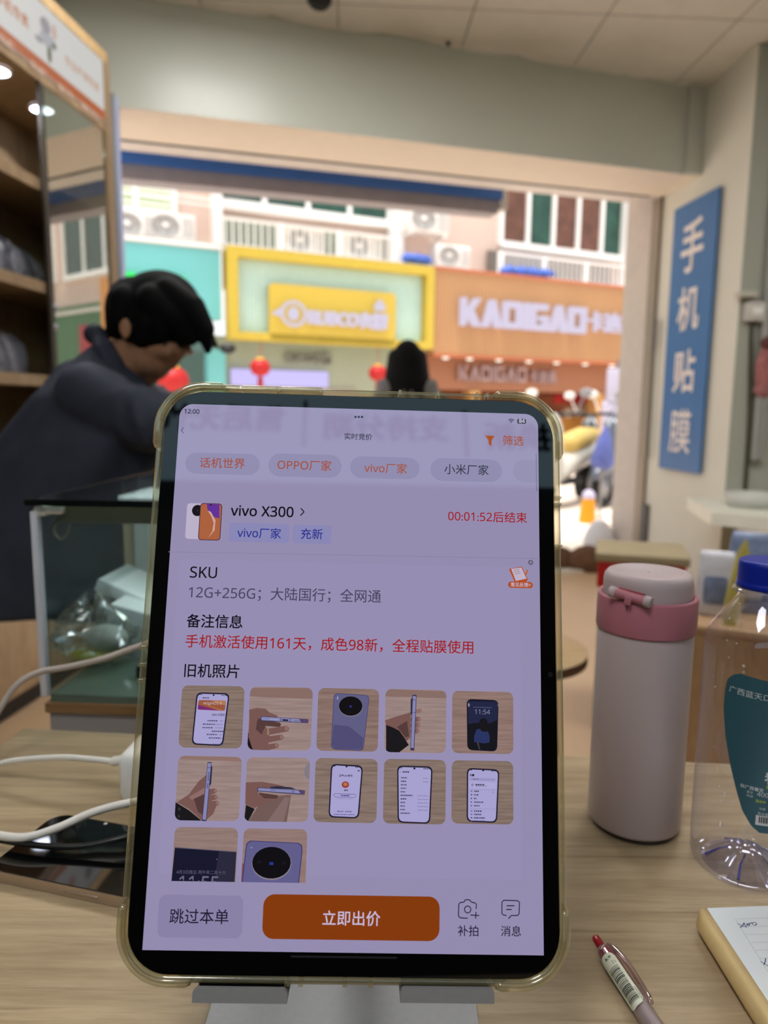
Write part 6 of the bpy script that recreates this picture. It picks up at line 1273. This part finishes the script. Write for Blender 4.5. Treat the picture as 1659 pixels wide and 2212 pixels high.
# --- shopfronts below the signs
M_of = omat('orange_shopfront', (196, 134, 98), .55, var=.04, scale=1); M_warm = omat('warm_interior', (206, 122, 76), .7, var=.3, scale=1.5); M_mf = omat('pale_green_shopfront', (196, 206, 180), .6, var=.03)
sf = thing('retail_shop', SMx @ Vector((7.4, .5, 0)), 'orange shop front with pillars and an open warm interior', 'shop')
zf = FS(1100, 845, .5)[1]; b = MB(SMx); b.box(ox0, ox1, .45, .7, zf, oz0 + .1); b.box(ox0, ox1, -.1, .7, oz0 - .02, oz0 + .02); b.build('fascia', M_of, sf)
b = MB(SMx); b.box(ox0, ox1, 3.2, 3.3, 0, zf); b.box(ox0, ox1, .7, 3.3, zf, zf + .05); b.box(ox0, ox1, .45, 3.3, -.02, .0); b.build('interior', M_warm, sf)
for px in (925, 1022, 1140, 1290, 1322):
    x_ = FS(px, 900, .45)[0]; wd = .26; MB(SMx).box(x_ - wd / 2, x_ + wd / 2, .38, .70, 0, zf, 0, .02).build('pillar', omat('light_orange_pillar', (250, 190, 116), .5), sf)
M_dl = omat('dull_lilac_letter', (206, 176, 176), .5); block_letters((990, 803), (1136, 812), .38, 34, M_dl, sf, 'letter', .06); letters('卡迪高', (1142, 812), (1200, 816), .38, 30, M_dl, sf, 'small_lettering', bold=.02, ext=.04)
for px, py, w_, h_, rgb, lab_ in ((1235, 862, .55, .20, (224, 44, 40), 'red banner over the orange shop doorway'), (1232, 925, .62, .55, (250, 180, 80), 'yellow orange display panel inside the orange shop'), (1236, 962, .6, .14, (214, 66, 56), 'red strip below the yellow orange display panel')):
    x_, z_ = FS(px, py, 1.2); MB(SMx).box(x_ - w_, x_ + w_, 1.16, 1.22, z_ - h_ / 2, z_ + h_ / 2, 0, .01).build('display_board', omat('display_' + lab_.split()[0], rgb, .6, var=.1, scale=4), label=lab_, cat='display board')
rnd = random.Random(4); M_good = [omat('goods_cream', (232, 208, 176), .7), omat('goods_rust', (196, 92, 52), .7), omat('goods_pink', (232, 150, 140), .7)]
for i, (px, py) in enumerate(((1226, 892), (1250, 890), (1268, 884), (1225, 966), (1245, 970), (1262, 973))):
    x_, z_ = FS(px, py, 1.0); MB(SMx).ball((x_, 1.0, z_), (.16, .12, .14), 14).build('hanging_bag', M_good[i % 3 if i > 2 else 0], label='%s stuffed bag in the orange shop, %s' % (('cream', 'cream', 'cream', 'cream', 'rust', 'pink', 'cream')[i], ('upper left', 'upper middle', 'upper right', 'at the left of the lower row', 'second in the lower row', 'at the right of the lower row')[i]), cat='bag', group='stuffed bags on show in the orange shop')
mf = thing('retail_shop', SMx @ Vector((1.8, .5, 0)), 'pale green shop front below the yellow framed sign', 'shop')
zm = FS(650, 836, .4)[1]; b = MB(SMx); b.box(ya0 - .2, ya1, .35, .6, zm - .15, yz0 + .1); b.box(ya0 - .2, ya0 + .1, .3, .6, 0, zm); b.box(ya1 - .2, ya1, .3, .6, 0, zm); b.build('fascia', M_mf, mf)
b = MB(SMx); b.box(ya0 - .2, ya1, 2.9, 3.0, 0, zm); b.box(ya0 - .2, ya1, .6, 3.0, -.02, 0); b.build('interior', omat('peach_interior', (236, 200, 170), .7, var=.15), mf)
letters('RUBCO衣橱', (618, 770), (714, 776), .30, 26, omat('grey_green_letter', (170, 172, 160), .5), mf, bold=.03, ext=.04)
x0_, z0_ = FS(498, 806, .3); x1_, _ = FS(707, 820, .3); b = MB(SMx); b.box(x0_, x1_, .22, .32, z0_ - .22, z0_ + .08, 0, .03); b.build('light_strip', em((206, 196, 255), 1.0, False, 'lilac_light_box'), mf)
b = MB(SMx); b.box(ya0 + .0, ya0 + 2.6, .32, .5, z0_ - .5, z0_ - .22); b.build('shutter_box', omat('grey_shutter_box', (196, 188, 170), .6), mf)
tf = thing('retail_shop', SMx @ Vector((-2, .5, 0)), 'grey teal shop front behind the leaning man', 'shop')
b = MB(SMx); b.box(-5, ya0 - .2, .3, .6, FS(465, 760, .3)[1], zt0, 0); b.box(-5, ya0 + .3, 2.6, 2.7, 0, 3, 0); b.build('fascia', omat('grey_teal_board', (112, 150, 148), .6), tf)
x_ = FS(466, 800, .3)[0]; b = MB(SMx); b.box(x_ - .16, x_ + .16, .2, .5, 0, FS(466, 755, .3)[1]); b.build('pillar', M_teal, tf)
gs = thing('shop_sign', SMx @ Vector((14.6, 0, 2.2)), 'dark green shop sign further down the street, mirrored in the cabinet glass', 'sign')
b = MB(SMx); b.box(11.9, 22, 0, .3, 2.0, 4.0); b.build('panel', omat('dull_green_panel', (104, 140, 104), .6), gs)
b = MB(SMx); b.box(14.2, 14.9, -.05, 0, 2.1, 3.4); b.build('red_banner', omat('faded_red_banner', (196, 84, 92), .6), gs)
b = MB(SMx); b.box(11.35, 11.75, -1.2, .25, 1.4, 4.25); b.build('projecting_sign', omat('orange_projecting_sign', (250, 176, 104), .5), label='orange sign box projecting beside the green sign, mirrored in the cabinet glass', cat='sign')
M_red = omat('lantern_red', (222, 34, 34), .5)
# --- street clutter
def lantern(px, py, rpx, lab_, top):
    x_, z_ = FS(px, py, -.30); p = SMx @ Vector((x_, -.30, z_)); s_ = rpx * p.y / F_PX; r = thing('red_lantern', p, lab_, 'lantern', 'red lanterns across the street')
    MB(Matrix.Translation(p)).lathe([(.02 * s_, -.78 * s_), (.5 * s_, -.76 * s_), (.86 * s_, -.45 * s_), (s_, 0), (.86 * s_, .45 * s_), (.5 * s_, .76 * s_), (.02 * s_, .78 * s_)], 24).build('paper_globe', M_red, r)
    b = MB(Matrix.Translation(p)); b.lathe([(.38 * s_, .72 * s_), (.38 * s_, .9 * s_), (.001, .9 * s_)], 16); b.build('cap', M_yel, r)
    b = MB(Matrix.Translation(p)); b.cyl((0, 0, .85 * s_), (0, .2, max(1.2 * s_, top - z_)), .006, n=6); b.build('hanging_string', M_red, r)
    b = MB(Matrix.Translation(p)); b.tube([(0, 0, -.76 * s_), (0, 0, -1.0 * s_), (0, 0, -1.9 * s_)], [.1 * s_, .25 * s_, .3 * s_], 10); b.build('tassel', M_red, r)
lantern(562, 794, 22, 'red lantern in front of the lilac light strip', yz0); lantern(816, 806, 20, 'red lantern just left of the long haired person', yz0); lantern(374, 822, 34, 'larger red lantern right beside the leaning face', zt0)
p = P(492, 753, 12.6); MB(Matrix.Translation(p)).ball((0, 0, 0), (.14, .12, .09), 16).build('wall_speaker', M_dark, label='small black speaker at the left foot of the yellow sign', cat='speaker')
for (px0, py0, px1, py1, lab_) in ((872, 556, 934, 562, 'blue tarpaulin bundle left of the orange sign top'), (1084, 583, 1200, 592, 'long blue tarpaulin on top of the orange sign')):
    xa_, za_ = FS(px0, py0, 0); xb_, zb_ = FS(px1, py1, 0); b = MB(SMx); n = 12
    b.tube([(xa_ + (xb_ - xa_) * k / n, .05 + .04 * math.sin(k * 2), (za_ + (zb_ - za_) * k / n) + .04 * math.sin(3.1 * k)) for k in range(n + 1)], [.03] + [.09 + .03 * math.sin(2.3 * k) for k in range(n - 1)] + [.03], 10); b.build('blue_tarpaulin', omat('bright_blue_tarp', (86, 130, 240), .5, var=.15, scale=8), label=lab_, cat='tarpaulin')
# scooters
M_tyre = omat('black_tyre', (30, 29, 30), .8, var=.1); M_rim = M_alu
def scooter(px, Y, az, body_rgb, seat_rgb, lab_):
    p = P(px, 1000, Y); p.z = -.03; r = thing('scooter', p, lab_, 'scooter', 'scooters parked across the street')
    L = Matrix.Translation(p) @ Matrix.Rotation(R_(az), 4, 'Z'); mb_ = omat('scooter_paint', body_rgb, .3, .6, coat=.4, var=.02); ms_ = omat('scooter_seat', seat_rgb, .5)
    for x_ in (-.62, .62):
        b = MB(L @ Matrix.Translation((x_, 0, .23)) @ Matrix.Rotation(R_(90), 4, 'X')); b.lathe([(.15, -.045), (.21, -.05), (.23, 0), (.21, .05), (.15, .045), (.15, -.045)], 28); w_ = b.build('wheel', M_tyre, r)
        b = MB(L @ Matrix.Translation((x_, 0, .23)) @ Matrix.Rotation(R_(90), 4, 'X')); b.lathe([(.001, -.03), (.15, -.02), (.15, .02), (.001, .03)], 20); b.build('rim', M_rim, w_)
    b = MB(L); b.chain([(.30, 0, .36), (-.05, 0, .52), (-.55, 0, .60), (-.80, 0, .66)], [.10, .15, .16, .06], flat=(1, 1)); b.build('rear_body', mb_, r)
    b = MB(L); b.box(-.15, .38, -.14, .14, .26, .32, 0, .03); b.build('footboard', M_dark, r)
    b = MB(L); b.tube([(.40, 0, .30), (.50, 0, .60), (.44, 0, .92), (.38, 0, 1.02)], [.20, .23, .17, .08], 16, flat=(1, .5)); b.build('leg_shield', mb_, r)
    b = MB(L); b.chain([(.60, 0, .48), (.72, 0, .46), (.84, 0, .36)], [.10, .12, .05]); b.build('front_mudguard', mb_, r)
    b = MB(L); b.chain([(-.02, 0, .72), (-.35, 0, .76), (-.66, 0, .80)], [.13, .14, .09], flat=(1, 1)); b.build('seat', ms_, r)
    b = MB(L); b.tube([(.30, -.34, 1.04), (.38, -.2, 1.06), (.42, 0, 1.04), (.38, .2, 1.06), (.30, .34, 1.04)], .018, 10); b.chain([(.55, 0, .30), (.42, 0, 1.02)], [.03, .03]); b.build('handlebar', M_dark, r)
    for s_ in (-1, 1):
        b = MB(L); b.tube([(.36, s_ * .22, 1.06), (.36, s_ * .30, 1.24)], .008, 8); b.ball((.36, s_ * .32, 1.28), (.012, .075, .05), 14); b.build('mirror', M_alu if s_ > 0 else M_white, r)
    b = MB(L); b.ball((.50, 0, .93), (.06, .09, .08), 16); b.build('headlamp', omat('clear_lens', (240, 240, 244), .1, .7), r)
    return r
scooter(1228, 8.3, 232, (246, 240, 226), (250, 214, 120), 'cream scooter with a yellow seat cover, right of the tablet edge')
scooter(1296, 9.4, 236, (60, 60, 66), (220, 180, 120), 'black scooter behind the folded blue umbrella')
scooter(1356, 8.6, 228, (92, 100, 120), (40, 40, 44), 'slate blue scooter half hidden by the door jamb')
a = P(1309, 920, 7.3); c = P(1300, 1012, 7.3); g = Vector((c.x, c.y, -.03))
r = thing('folded_umbrella', g, 'folded blue umbrella standing in front of the scooters by the jamb', 'umbrella')
MB().tube([a, a.lerp(c, .25), a.lerp(c, .85), c], [.012, .06, .13, .08], 14, flat=(1, .7)).build('cloth', omat('periwinkle_cloth', (110, 124, 206), .6, var=.15, scale=20), r); MB().cyl(g, c, .014, n=10).build('pole', M_grey, r)
a = P(1272, 1068, 7.0); c = P(1268, 1128, 7.0)
r = thing('bollard', c, 'orange bollard with a pale top in front of the scooters', 'bollard')
MB().cyl(c, c.lerp(a, .85), .085, .065, 20).build('post', omat('orange_plastic', (255, 176, 20), .4), r); MB().ball(c.lerp(a, .92), (.065, .065, .07), 16).build('pale_top', omat('lilac_white_plastic', (226, 216, 246), .4), r)
p = P(1330, 835, 11.0); r = thing('sign_post', (p.x, p.y, -.035), 'pole with three small pale sign plates beside the door jamb', 'sign')
MB().cyl((p.x + .05, p.y + .05, -.035), (p.x + .05, p.y + .05, p.z + .4), .03, n=12).build('pole', M_grey, r)
for px, py in ((1333, 835), (1322, 905), (1318, 960)): q = P(px, py, 11.0); MB(Matrix.Translation(q)).box(-.16, .16, -.03, .03, -.27, .27, 0, .02).build('sign_plate', omat('lilac_white_board', (226, 220, 244), .5), r)
